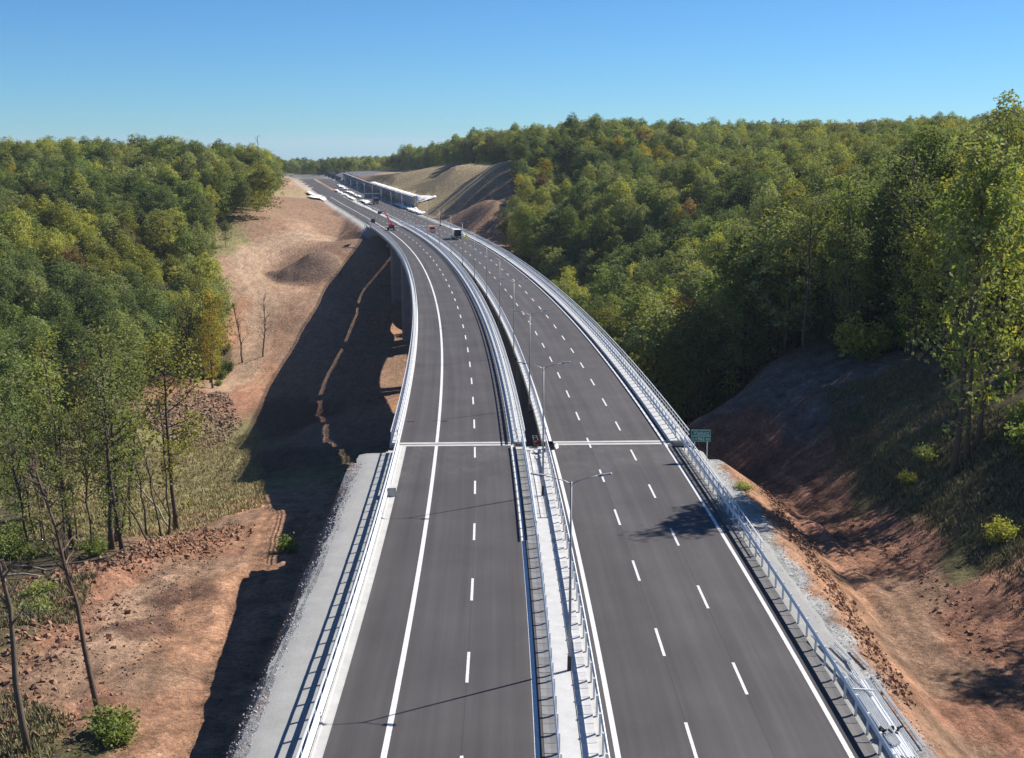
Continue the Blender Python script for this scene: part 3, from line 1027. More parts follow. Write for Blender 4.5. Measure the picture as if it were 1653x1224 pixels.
def tile_row(name, label, o0, o1, s0, s1, length, m, z, tilt=0.0, skip=()):
    root = empty(name, lift_pt(s0, o0, z - 0.2)[0])
    tag(root, label, "gutter", "rows of drainage tiles")
    w = o1 - o0
    mb = MB()
    g = 0.022
    hw, hl = w / 2 - g / 2, length / 2 - g
    mb.add([(-hw, -hl, -0.12), (hw, -hl, -0.12), (hw, hl, -0.12), (-hw, hl, -0.12), (-hw, -hl, 0.02), (hw, -hl, 0.02), (hw, hl, 0.02), (-hw, hl, 0.02), (0, -hl, -0.012), (0, hl, -0.012)],
           [(3, 2, 1, 0), (0, 1, 5, 8, 4), (2, 3, 7, 9, 6), (1, 2, 6, 5), (3, 0, 4, 7), (4, 8, 9, 7), (8, 5, 6, 9)])
    me = mb.mesh("tile", m)
    rr = random.Random(int(o0 * 100) + 7)
    s = s0
    inv = Matrix.Translation(-root.location)
    while s < s1:
        p, h = lift_pt(s + length / 2, (o0 + o1) / 2, z + rr.uniform(-0.008, 0.008))
        t = obj("tile", me, root, p, (rr.uniform(-0.008, 0.008), tilt + rr.uniform(-0.012, 0.012), h + rr.uniform(-0.006, 0.006)))
        t.matrix_parent_inverse = inv
        s += length
    return root


tile_row("drainage_gutter", "dark tarred gutter tiles along the outer edge of the right carriageway", 13.66, 14.36, -12, 58, 2.0, M_TILE_D, -0.03)
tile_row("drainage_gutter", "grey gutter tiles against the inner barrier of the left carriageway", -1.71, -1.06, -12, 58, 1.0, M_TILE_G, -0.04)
tile_row("drainage_gutter", "white gutter tiles half shaded by the right median barrier", 0.10, 0.92, -12, 58, 1.0, M_TILE, -0.03)
tile_row("drainage_gutter", "white tiles in the median close before the viaduct joint", -0.96, -0.52, 36.2, 57, 1.0, M_TILE, -0.02)
tile_row("drainage_gutter", "narrow white tile row beside the median lamp foot", -0.46, 0.02, 36.2, 57, 1.0, M_TILE, -0.02)


# ------------------------------------------------------------------ barriers
def posts_mesh(s0, s1, step, o, z0, z1, sx, sy, jit=0.0):
    mb = MB()
    s = s0 + step / 2
    while s < s1:
        p, h = lift_pt(s, o(s) if callable(o) else o)
        mb.box((p.x, p.y, p.z + (z0 + z1) / 2), (sx, sy, z1 - z0), Matrix.Rotation(h, 3, 'Z'))
        s += step
    return mb


def guard_rail(label, o, s0, s1, face=-1, zb=-0.1, base=0.0, rails=((0.75, 'w'),), top=1.05, group="steel safety barriers", step=2.0):
    """face: -1 beam faces left traffic (smaller o), +1 faces right"""
    root = empty("guard_rail", lift_pt(s0, o, base + zb)[0])
    tag(root, label, "guard rail", group)
    inv = Matrix.Translation(-root.location)
    for z, kind in rails:
        if kind == 'w':
            pr = [(face * (0.09 + a), z + b) for a, b in WB]
            nm = "beam"
        elif kind == 'tube':
            pr = [(face * 0.02 + 0.07 * math.cos(t), z + 0.07 * math.sin(t)) for t in np.linspace(0, 2 * math.pi, 7)[:-1]]
            nm = "top_rail"
        else:
            pr = rect(face * 0.03 - 0.04, face * 0.03 + 0.04, z - 0.05, z + 0.05)
            nm = "lower_rail"
        r = sweep(nm, pr, s0, s1, M_GALV, z=base, o=o)
        r.parent = root
        r.matrix_parent_inverse = inv
    ps = posts_mesh(s0, min(s1, 460), step, o, base + zb, base + top, 0.1, 0.14).build("posts", M_GALV)
    ps["kind"] = "stuff"
    ps.parent = root
    ps.matrix_parent_inverse = inv
    return root


def handrail(label, o, s0, s1, base, h=1.1, bars=3, group="pedestrian handrails"):
    root = empty("handrail", lift_pt(s0, o, base)[0])
    tag(root, label, "handrail", group)
    inv = Matrix.Translation(-root.location)
    for k in range(bars):
        z = 0.15 + (h - 0.15) * k / (bars - 1)
        w = 0.035 if k == bars - 1 else 0.022
        r = sweep("top_rail" if k == bars - 1 else "bar", rect(-w, w, z - w, z + w), s0, s1, M_GALV, z=base, o=o)
        r.parent = root
        r.matrix_parent_inverse = inv
    ps = posts_mesh(s0, s1, 1.5, o, base, base + h, 0.06, 0.06).build("posts", M_GALV)
    ps["kind"] = "stuff"
    ps.parent = root
    ps.matrix_parent_inverse = inv
    return root


TALL = ((0.62, 'w'), (1.32, 'tube'))
guard_rail("tall pale blue steel railing on the far left edge before the viaduct", -13.1, S_NEAR, 58, 1, -0.2, 0.02, ((0.24, 'w'), (0.72, 'w'), (1.42, 'tube')), 1.42)
guard_rail("low beam barrier in the median beside the left carriageway", -1.0, S_NEAR, 31, -1, -0.3)
guard_rail("tall two-rail barrier in the median just before the left deck", -1.02, 31, 59, -1, -0.3, 0.0, TALL, 1.32)
guard_rail("low beam barrier in the median beside the right carriageway", 1.12, S_NEAR, 59, 1, -0.3)
guard_rail("low beam barrier on the right edge beside the gravel shoulder", 14.5, S_NEAR, 34, -1, -0.3)
guard_rail("tall two-rail barrier on the right edge next to the green sign", 14.5, 34, 59, -1, -0.3, 0.0, TALL, 1.32)
# on the decks
guard_rail("blue-white barrier curving along the outer left viaduct edge", -13.3, 60, 412, 1, 0.0, 0.16, TALL, 1.32)
guard_rail("two-rail barrier on the inner kerb of the left deck", -1.55, 60, 412, -1, 0.0, 0.16, TALL, 1.32)
guard_rail("barrier with lamp posts on the inner kerb of the right deck", 1.3, 60, 412, 1, 0.0, 0.16, TALL, 1.32)
guard_rail("two-rail barrier on the outer kerb of the right deck along the forest", 14.3, 60, 412, -1, 0.0, 0.16, TALL, 1.32)
handrail("grey handrail on the outermost left edge of the viaduct", -13.9, 60, 405, 0.19)
handrail("thin handrail over the gap on the left deck", -0.76, 60, 405, 0.19)
handrail("white ladder-like handrail on the far right viaduct edge", 15.48, 60, 405, 0.19, 1.0)
handrail("white handrail behind the barrier beside the green sign", 15.0, 27, 59.5, -0.1, 1.05)
# beyond the far joint
guard_rail("distant left barrier beyond the viaduct", -13.0, 413, 600, 1, -0.3, step=4.0)
guard_rail("distant median barrier of the left carriageway", -1.1, 413, 540, -1, -0.3, step=4.0)
guard_rail("distant median barrier of the right carriageway", 1.15, 413, 520, 1, -0.3, step=4.0)
guard_rail("distant right barrier towards the retaining wall", 14.3, 413, 520, -1, -0.3, step=4.0)


# ------------------------------------------------------------------ lamp posts
def lamp_proto():
    ms = {}
    mb = MB()
    mb.tube([(0, 0, 0.0), (0, 0, 5.2), (0, 0, 11.0)], [0.09, 0.07, 0.045], 8)
    ms['pole'] = mb.mesh("pole", M_GALV_D, True)
    mb = MB()
    mb.box((0, 0, 0.03), (0.42, 0.42, 0.06))
    mb.tube([(0, 0, 0.05), (0, 0, 0.9)], [0.13, 0.12], 8)
    ms['base'] = mb.mesh("base_plate", M_DARK)
    for sg, nm in ((-1, 'l'), (1, 'r')):
        mb = MB()
        mb.tube([(0, 0, 10.85), (sg * 0.35, 0, 11.05), (sg * 0.9, 0, 11.22), (sg * 1.5, 0, 11.36)], [0.035, 0.03, 0.027, 0.025], 6)
        ms['arm' + nm] = mb.mesh("arm", M_GALV_D, True)
        mb = MB()
        c, s = math.cos(sg * -0.16), math.sin(sg * -0.16)
        R = Matrix.Rotation(-sg * 0.18, 3, 'Y')
        mb.box(Vector((sg * 1.86, 0, 11.42)), (0.7, 0.28, 0.06), R, 0.8)
        mb.box(Vector((sg * 1.60, 0, 11.37)), (0.24, 0.18, 0.12), R)
        ms['head' + nm] = mb.mesh("lamp_head", M_GALV_D)
    return ms


LP = lamp_proto()
LAMP_LABELS = ["nearest tall double-arm lamp post standing in the white median",
               "second nearest double-arm lamp post, in the median just before the viaduct",
               "first lamp post on the viaduct, at the gap between the decks",
               "second lamp post on the viaduct, counted from the near joint",
               "third lamp post on the viaduct, counted from the near joint",
               "fourth lamp post on the viaduct, counted from the near joint",
               "fifth lamp post on the viaduct, counted from the near joint",
               "sixth lamp post on the viaduct, counted from the near joint",
               "seventh lamp post on the viaduct, counted from the near joint",
               "eighth lamp post on the viaduct, just past the white truck",
               "ninth lamp post on the viaduct, beside the orange van",
               "last lamp post on the viaduct, near the red boom lift"]
for k in range(20):
    s = 8.3 + 33.85 * k
    on_br = S_ABUT0 < s < S_ABUT1
    o = 0.55 if on_br else 0.0
    p, h = lift_pt(s, o, -0.35 if on_br else -0.1)
    root = empty("lamp_post", p, h)
    tag(root, LAMP_LABELS[k] if k < len(LAMP_LABELS) else "slender distant lamp post beyond the viaduct near the retaining wall", "lamp post", "lamp posts along the median")
    obj("pole", LP['pole'], root)
    obj("base_plate", LP['base'], root)
    for nm in 'lr':
        a = obj("arm", LP['arm' + nm], root)
        obj("lamp_head", LP['head' + nm], a)
    if on_br:
        br = MB()
        br.box((0.22, 0, 0.12), (0.5, 0.5, 0.22))
        br.build("bracket", M_DARK, root)

# ------------------------------------------------------------------ trees
L_DARK = leaf_mat("leaves_dark_green", (0.062, 0.085, 0.03), (0.11, 0.14, 0.048))
L_GREEN = leaf_mat("leaves_green", (0.095, 0.125, 0.036), (0.16, 0.19, 0.058))
L_OLIVE = leaf_mat("leaves_olive", (0.118, 0.138, 0.052), (0.19, 0.205, 0.082))
L_LIME = leaf_mat("leaves_yellow_green", (0.155, 0.165, 0.034), (0.25, 0.25, 0.06))
L_YELLOW = leaf_mat("leaves_yellow", (0.2, 0.165, 0.02), (0.3, 0.24, 0.035))
L_RUST = leaf_mat("leaves_rust", (0.11, 0.07, 0.035), (0.17, 0.115, 0.05))
LEAF = dict(dark=L_DARK, green=L_GREEN, olive=L_OLIVE, lime=L_LIME, yellow=L_YELLOW, rust=L_RUST)


def leaf_cards(rg, centers, sig, n_per, size, up=0.35, out_from=None):
    """small bent leaf sprays round each centre: 4 vertices, 2 triangles each"""
    c = np.repeat(np.asarray(centers), n_per, axis=0)
    n = len(c)
    p = c + rg.normal(0, 1, (n, 3)) * np.asarray(sig)
    nr = rg.normal(0, 1, (n, 3))
    nr /= np.linalg.norm(nr, axis=1)[:, None]
    nr = nr * 0.8 + np.array([0, 0, up])
    if out_from is not None:
        d = p - out_from
        nr += 0.6 * d / (np.linalg.norm(d, axis=1)[:, None] + 1e-6)
    nr /= np.linalg.norm(nr, axis=1)[:, None]
    t = np.cross(nr, rg.normal(0, 1, (n, 3)))
    t /= np.linalg.norm(t, axis=1)[:, None]
    bt = np.cross(nr, t)
    sz = size * rg.uniform(0.55, 1.35, n)[:, None]
    bend = nr * sz * rg.uniform(-0.3, 0.3, n)[:, None]
    v = np.stack([p - t * sz * 0.5, p - bt * sz * 0.34 + bend, p + t * sz * 0.5, p + bt * sz * 0.34 + bend], 1).reshape(-1, 3)
    k = np.arange(n) * 4
    f = np.concatenate([np.stack([k, k + 1, k + 2], 1), np.stack([k, k + 2, k + 3], 1)])
    return v, f


def raw_mesh(name, v, f, material):
    me = bpy.data.meshes.new(name)
    v = np.asarray(v, np.float32)
    f = np.asarray(f, np.int32)
    me.vertices.add(len(v))
    me.vertices.foreach_set("co", v.ravel())
    me.loops.add(f.size)
    me.loops.foreach_set("vertex_index", f.ravel())
    me.polygons.add(len(f))
    me.polygons.foreach_set("loop_start", np.arange(0, f.size, f.shape[1], dtype=np.int32))
    me.polygons.foreach_set("use_smooth", np.zeros(len(f), dtype=bool))
    me.update(calc_edges=True)
    me.materials.append(material)
    return me


def skeleton(rg, H, cb, R, n_limb, subs, lean=(0, 0), wobble=0.25, top=0.95):
    """trunk with limbs; returns the tubes and the points where leaves hang"""
    mb = MB()
    nt = 9
    tp = []
    off = np.zeros(2)
    for i in range(nt):
        t = i / (nt - 1)
        if i:
            off = off + rg.normal(0, wobble, 2) * 0.5
        tp.append(np.array([off[0] + lean[0] * t, off[1] + lean[1] * t, H * top * t]))
    r0 = 0.075 + H * 0.0075
    rad = [r0 * (1 - 0.85 * (i / (nt - 1)) ** 0.9) + 0.015 for i in range(nt)]
    rad[0] *= 1.25
    mb.tube([tuple(q) for q in tp], rad, 7)
    tips = []

    def tpt(t):
        x = t * (nt - 1)
        i = min(int(x), nt - 2)
        return tp[i] * (1 - (x - i)) + tp[i + 1] * (x - i)
    az = rg.uniform(0, 6.28)
    for k in range(n_limb):
        t = cb + (0.97 - cb) * (k + rg.uniform(0, 0.8)) / n_limb
        az += 2.4 + rg.normal(0, 0.5)
        u = (t - cb) / (1 - cb)
        ln = R * (0.45 + 0.75 * math.sin(math.pi * min(1, 0.18 + 0.8 * u)) ** 0.8) * rg.uniform(0.7, 1.15)
        el = 0.35 + 0.75 * u + rg.normal(0, 0.15)
        dr = np.array([math.cos(az) * math.cos(el), math.sin(az) * math.cos(el), math.sin(el)])
        a = tpt(t)
        m = a + dr * ln * 0.55 + np.array([0, 0, -0.04 * ln]) + rg.normal(0, 0.08 * ln, 3)
        b = a + dr * ln + np.array([0, 0, 0.12 * ln]) + rg.normal(0, 0.06 * ln, 3)
        rl = max(0.03, r0 * 0.42 * (1 - 0.6 * u))
        mb.tube([tuple(a), tuple(m), tuple(b)], [rl, rl * 0.6, 0.015], 4, False)
        tips += [b, m * 0.4 + b * 0.6]
        if rg.uniform() < 0.6:
            tips.append(m)
        for j in range(subs):
            w = rg.uniform(0.3, 0.85)
            q = (a * (1 - w) + m * w) if w < 0.55 else (m * (1 - (w - 0.55) / 0.45) + b * (w - 0.55) / 0.45)
            d2 = dr + rg.normal(0, 0.6, 3)
            d2 /= np.linalg.norm(d2)
            e = q + d2 * ln * rg.uniform(0.25, 0.5)
            mb.tube([tuple(q), tuple(e)], [rl * 0.45, 0.012], 3, False)
            tips.append(e)
    tips.append(tp[-1] + np.array([0, 0, 0.3]))
    return mb, np.array(tips), tp


SHAPES = {}


def tall_tree(key, seed, H, cb, R, n_limb, per, size, sparse=1.0):
    rg = np.random.default_rng(seed)
    mb, tips, tp = skeleton(rg, H, cb, R, n_limb, 2, (rg.normal(0, 0.7), rg.normal(0, 0.7)))
    # epicormic leaves low on the stem
    low = [np.array([*(rg.normal(0, 0.5, 2)), H * rg.uniform(0.12, cb)]) + 0 for _ in range(int(9 * sparse))]
    cen = np.concatenate([tips, np.array(low)]) if low else tips
    keep = rg.uniform(size=len(cen)) < 0.93
    v, f = leaf_cards(rg, cen[keep], (0.48, 0.48, 0.36), per, size, 0.3, np.array([0, 0, H * 0.6]))
    SHAPES[key] = (mb.mesh("trunk", M_BARK, True), v, f, H)


def canopy_tree(key, seed, H, R, tufts, per, size):
    """broad crown made of many separate leaf tufts over a dome, with gaps between them"""
    rg = np.random.default_rng(seed)
    mb, tips, tp = skeleton(rg, H, 0.4, R * 0.9, 9, 0, (0, 0), 0.2, 0.9)
    k = np.arange(tufts)
    u = (k + 0.5) / tufts
    el = np.arcsin(np.clip(-0.35 + 1.35 * u, -1, 1))
    az = k * 2.39996 + rg.normal(0, 0.25, tufts)
    ph = rg.uniform(0, 6, 3)
    rad = R * (0.78 + 0.2 * np.sin(az * 2 + ph[0]) * np.cos(el) + 0.16 * np.sin(az * 3 + el * 4 + ph[1]) + rg.normal(0, 0.12, tufts))
    lift = np.where(el > 0, H * (0.72 + 0.25 * np.sin(el)), H * (0.72 + 1.35 * np.sin(el)))
    narrow = np.where(el > 0, 1.0, 0.85)
    cen = np.stack([np.cos(az) * np.cos(el) * rad * narrow, np.sin(az) * np.cos(el) * rad * narrow, lift + 0.05 * H * np.sin(az * 2 + ph[2]) + rg.normal(0, 0.5, tufts)], 1)
    inner = cen[rg.uniform(size=tufts) < 0.3] * np.array([0.5, 0.5, 0.86])
    v1, f1 = leaf_cards(rg, cen, (0.40, 0.40, 0.28), per, size, 0.45, np.array([0, 0, H * 0.5]))
    v2, f2 = leaf_cards(rg, inner, (0.8, 0.8, 0.8), per // 2, size * 1.5, 0.2)
    SHAPES[key] = (mb.mesh("trunk", M_BARK, True), np.concatenate([v1, v2]), np.concatenate([f1, f2 + len(v1)]), H)


tall_tree('ta', 1, 21, 0.40, 3.2, 24, 20, 0.36)
tall_tree('tb', 2, 23, 0.36, 2.8, 26, 18, 0.36)
tall_tree('tc', 3, 19, 0.32, 3.3, 22, 21, 0.36)
tall_tree('td', 4, 22, 0.46, 3.5, 22, 19, 0.37)
tall_tree('te', 5, 17, 0.26, 2.6, 22, 19, 0.34)
tall_tree('tf', 6, 21, 0.28, 2.4, 24, 9, 0.33, 2.5)
canopy_tree('ca', 11, 20, 4.3, 165, 17, 0.46)
canopy_tree('cb', 12, 21, 3.2, 120, 17, 0.43)
canopy_tree('cc', 13, 18, 5.2, 210, 16, 0.48)
canopy_tree('cd', 14, 22, 3.7, 140, 17, 0.45)
canopy_tree('ce', 15, 16, 2.9, 100, 17, 0.42)


def bare_shape(key, seed, H, R, n, lean=(0, 0), material=None, cb=0.35, leaves=0):
    rg = np.random.default_rng(seed)
    mb, tips, tp = skeleton(rg, H, cb, R, n, 3, lean, 0.3)
    tw = MB()
    for q in tips:
        for j in range(4):
            d = rg.normal(0, 1, 3)
            d[2] = abs(d[2]) + 0.3
            d /= np.linalg.norm(d)
            tw.tube([tuple(q), tuple(q + d * rg.uniform(0.5, 1.3))], [0.018, 0.006], 3, False)
    SHAPES[key] = (mb.mesh("trunk", material or M_BARK, True), tw.mesh("twigs", material or M_BARK), None, H)


bare_shape('ba', 21, 14, 2.6, 14)
bare_shape('bb', 22, 11, 2.0, 10, material=M_BARK_P)
bare_shape('bc', 23, 16, 2.4, 16, material=M_BARK_P)

CROWNS = {}


def crown_mesh(shape, kind):
    if (shape, kind) not in CROWNS:
        t, v, f, H = SHAPES[shape]
        CROWNS[(shape, kind)] = raw_mesh("crown", v, f, LEAF[kind])
    return CROWNS[(shape, kind)]


def inside(poly, x, y):
    x = np.asarray(x)
    y = np.asarray(y)
    r = np.zeros(len(x), bool)
    n = len(poly)
    for i in range(n):
        x1, y1 = poly[i]
        x2, y2 = poly[(i + 1) % n]
        c = ((y1 > y) != (y2 > y)) & (x < (x2 - x1) * (y - y1) / (y2 - y1 + 1e-12) + x1)
        r ^= c
    return r


WOOD_L = [(-60, 84), (-47, 99), (-40, 106), (-36, 113), (-35, 120), (-44, 150), (-62, 186), (-82, 230), (-84, 262), (-84, 290), (-79, 306), (-83, 335), (-91, 370), (-112, 422), (-103, 437), (-92, 452), (-100, 495),
          (-116, 560), (-122, 620), (-134, 700), (-180, 800), (-700, 800), (-700, 60), (-300, 40)]
_rb = [tuple(float(q) for q in road_pt(s, 23.0)[:2]) for s in (118, 160, 200, 240)] + [tuple(float(q) for q in road_pt(s, 28.0)[:2]) for s in (270, 300, 330, 352)] + [tuple(float(q) for q in road_pt(s_, o_)[:2]) for s_, o_ in ((372, 34), (395, 42))]
WOOD_R = [(60, 20), (53, 60), (47, 84), (44, 98), (46, 118), (47, 138), (41, 160), (30, 166)] + _rb + [(8, 425), (0, 470), (0, 520), (0, 600), (-24, 680), (-40, 780), (-72, 900), (-100, 985), (600, 985), (600, 20)]
WOOD_F = [(-560, 1090), (-330, 1120), (-200, 1080), (-130, 1000), (-70, 960), (-60, 1100), (-130, 1190), (-560, 1190)]


def scatter(poly, cell, seed):
    xs = [p[0] for p in poly]
    ys = [p[1] for p in poly]
    rg = np.random.default_rng(seed)
    ax_ = np.arange(min(xs), max(xs), cell)
    ay_ = np.arange(min(ys), max(ys), cell)
    X, Y = np.meshgrid(ax_, ay_)
    X = X.ravel() + rg.uniform(-0.45, 0.45, X.size) * cell
    Y = Y.ravel() + rg.uniform(-0.45, 0.45, Y.size) * cell
    k = inside(poly, X, Y)
    return X[k], Y[k]


def in_view(x, y, margin):
    return (np.abs(x) < 0.43 * y + margin) & (y > 20)


pts = []
for zone, poly, cell, seed in (('L', WOOD_L, 5.1, 1), ('R', WOOD_R, 5.1, 2), ('F', WOOD_F, 9.0, 3)):
    X, Y = scatter(poly, cell, seed)
    if zone == 'R':
        off = np.random.default_rng(8).uniform(size=len(X))
        k = (np.abs(X) < 0.43 * Y + np.where(Y < 130, 1, 8)) | ((X > 0) & (X < 0.43 * Y + np.where(Y < 200, 50, 12)) & ((off < np.where(Y < 95, 0.42, 0.45)) | (Y > 140)))
    else:
        k = in_view(X, Y, 8)
    rk = np.random.default_rng(seed + 50).uniform(size=len(X))
    gap = fbm(X / 22, Y / 22, 2, 402) > 0.27
    if zone == 'L':
        rd_ = np.hypot(X, Y)
        k &= ~((rd_ < 150) & (rk < 0.5))
        k &= ~((rd_ > 136) & (rd_ < 240) & (rk < 0.88) & (X > -0.36 * Y - 26))
    if zone == 'R':
        k &= ~((Y < 125) & (X < 62) & (rk < 0.45))
    k &= ~(gap & (np.hypot(X, Y) > 180))
    X, Y = X[k], Y[k]
    # thin out the far, hidden country a little
    for a, b in zip(X, Y):
        pts.append((a, b, zone))
px = np.array([q[0] for q in pts])
py = np.array([q[1] for q in pts])
pz = ground_z(px, py)
zn = np.array([q[2] for q in pts])
dist = np.sqrt(px ** 2 + py ** 2 + (pz - 28.8) ** 2)
rgT = np.random.default_rng(5)
n1 = fbm(px / 45, py / 45, 3, 201)
n2 = fbm(px / 14, py / 14, 2, 301) + rgT.normal(0, 0.16, len(px))
kindv = np.where(n2 + n1 < -0.16, 'dark', np.where(n2 + n1 < 0.02, 'green', np.where(n2 + n1 < 0.2, 'olive', 'lime')))
rr_ = rgT.uniform(size=len(px))
kindv = np.where(rr_ < 0.022, 'rust', kindv)
kindv = np.where((rr_ > 0.985), 'yellow', kindv)
nl = (zn == 'L') & (dist < 150)
kindv = np.where(nl, np.where(rr_ < 0.62, 'olive', np.where(rr_ < 0.85, 'lime', 'green')), kindv)
nr = (zn == 'R') & (dist < 190)
kindv = np.where(nr & (kindv == 'dark') & (rr_ < 0.6), 'olive', kindv)
# edge distance: trees near the wood's edge or near the camera are the tall, thin-stemmed kind
near_t = (dist < 175)
edge_f = (zn == 'R') & (py > 400) & (px < 26)
pz = np.where(zn == 'F', pz - 5.0, np.where(dist > 420, pz - 1.5, pz))
hfac = np.where(edge_f, np.where(py > 600, 0.92, 0.72), 1.0) * np.where(zn == 'F', 0.8, np.where(zn == 'L', np.where(dist < 150, 0.95, np.where(dist < 330, 1.0, 0.97)), np.where(dist < 190, 1.05, np.where(dist < 380, 0.95, 0.9)))) * rgT.uniform(0.72, 1.18, len(px))
hfac = np.where((zn == 'R') & (dist < 150), np.minimum(hfac, np.where(dist < 115, 0.82, 0.97)), hfac)
shape = []
for i in range(len(px)):
    u = rgT.uniform()
    if nl[i]:
        shape.append(('ta', 'tf', 'te', 'tf', 'tb', 'tf')[int(u * 6)])
    elif zn[i] == 'R' and py[i] < 125:
        shape.append(('tf', 'tb', 'tf', 'td')[int(u * 4)])
    elif near_t[i]:
        shape.append(('ta', 'tb', 'tc', 'td', 'te', 'tf')[int(u * 6)])
    else:
        shape.append(('ca', 'cb', 'cc', 'cd', 'ce', 'ta', 'tc')[int(u * 7)] if dist[i] < 300 else ('ca', 'cb', 'cc', 'cd', 'ce')[int(u * 5)])
shape = np.array(shape)
rotv = rgT.uniform(0, 6.28, len(px))
vis = in_view(px, py, -2) & (py > 60)
order = np.argsort(np.where(vis, dist, 1e9))
indiv = order[:286]
is_ind = np.zeros(len(px), bool)
is_ind[indiv] = True

KIND_WORD = dict(dark='dark green', green='green', olive='olive green', lime='yellow-green', yellow='yellow', rust='brownish autumn')
SRC = {}


def put_tree(x, y, z, rz, sc, shp, kind, label, group, name="broadleaf_tree"):
    root = empty(name, (x, y, z - 0.15), rz)
    root.scale = (sc[0], sc[0], sc[1])
    tag(root, label, "tree", group)
    obj("trunk", SHAPES[shp][0], root)
    c = obj("crown", crown_mesh(shp, kind), root)
    SRC.setdefault((shp, kind), c)
    return root


ORD = ["first", "second", "third", "fourth", "fifth", "sixth", "seventh", "eighth", "ninth", "tenth"]
ts, to = to_so(px, py)
upx = px / (py * math.cos(PITCH) + (28.8 - pz) * math.sin(PITCH))        # how far right in view, -0.43 .. 0.43
for i in indiv:
    w = KIND_WORD[kindv[i]]
    size_w = "tall" if hfac[i] > 1.04 else ("short" if hfac[i] < 0.9 else "mid-height")
    if zn[i] == 'L':
        third = "left end" if upx[i] < -0.38 else ("middle" if upx[i] < -0.31 else "right end")
        row = "front" if to[i] > -46 else ("second" if to[i] > -54 else "back")
        if dist[i] < 150:
            lab = f"{size_w} thin-stemmed {w} tree, {row} row, {third} of the near left stand"
        else:
            near = "behind the near stand" if dist[i] < 200 else ("beside the dry grass slope" if to[i] > -75 else "deep down")
            lab = f"{size_w} {w} tree {near}, {third} of the left valley wood"
    else:
        row = "front row" if to[i] < 34 + 8 * (ts[i] < 120) else ("second row" if to[i] < 44 else "deeper in")
        if dist[i] < 130:
            where = "right picture edge" if upx[i] > 0.39 else "left of the picture edge"
            lab = f"{size_w} slender {w} tree above the shaded right slope, {row}, {where}"
        else:
            k = int((ts[i] - 76) // 33.85)
            lamp = f"level with the {ORD[max(0, min(9, k))]} viaduct lamp" if ts[i] > 76 else "behind the dark mound"
            form = "slender" if near_t[i] else "round-crowned"
            lab = f"{size_w} {form} {w} tree, right wood, {lamp}, {row}"
    put_tree(px[i], py[i], pz[i], rotv[i], (hfac[i] * rgT.uniform(0.9, 1.15), hfac[i]), shape[i], kindv[i], lab, "woodland trees near the motorway")

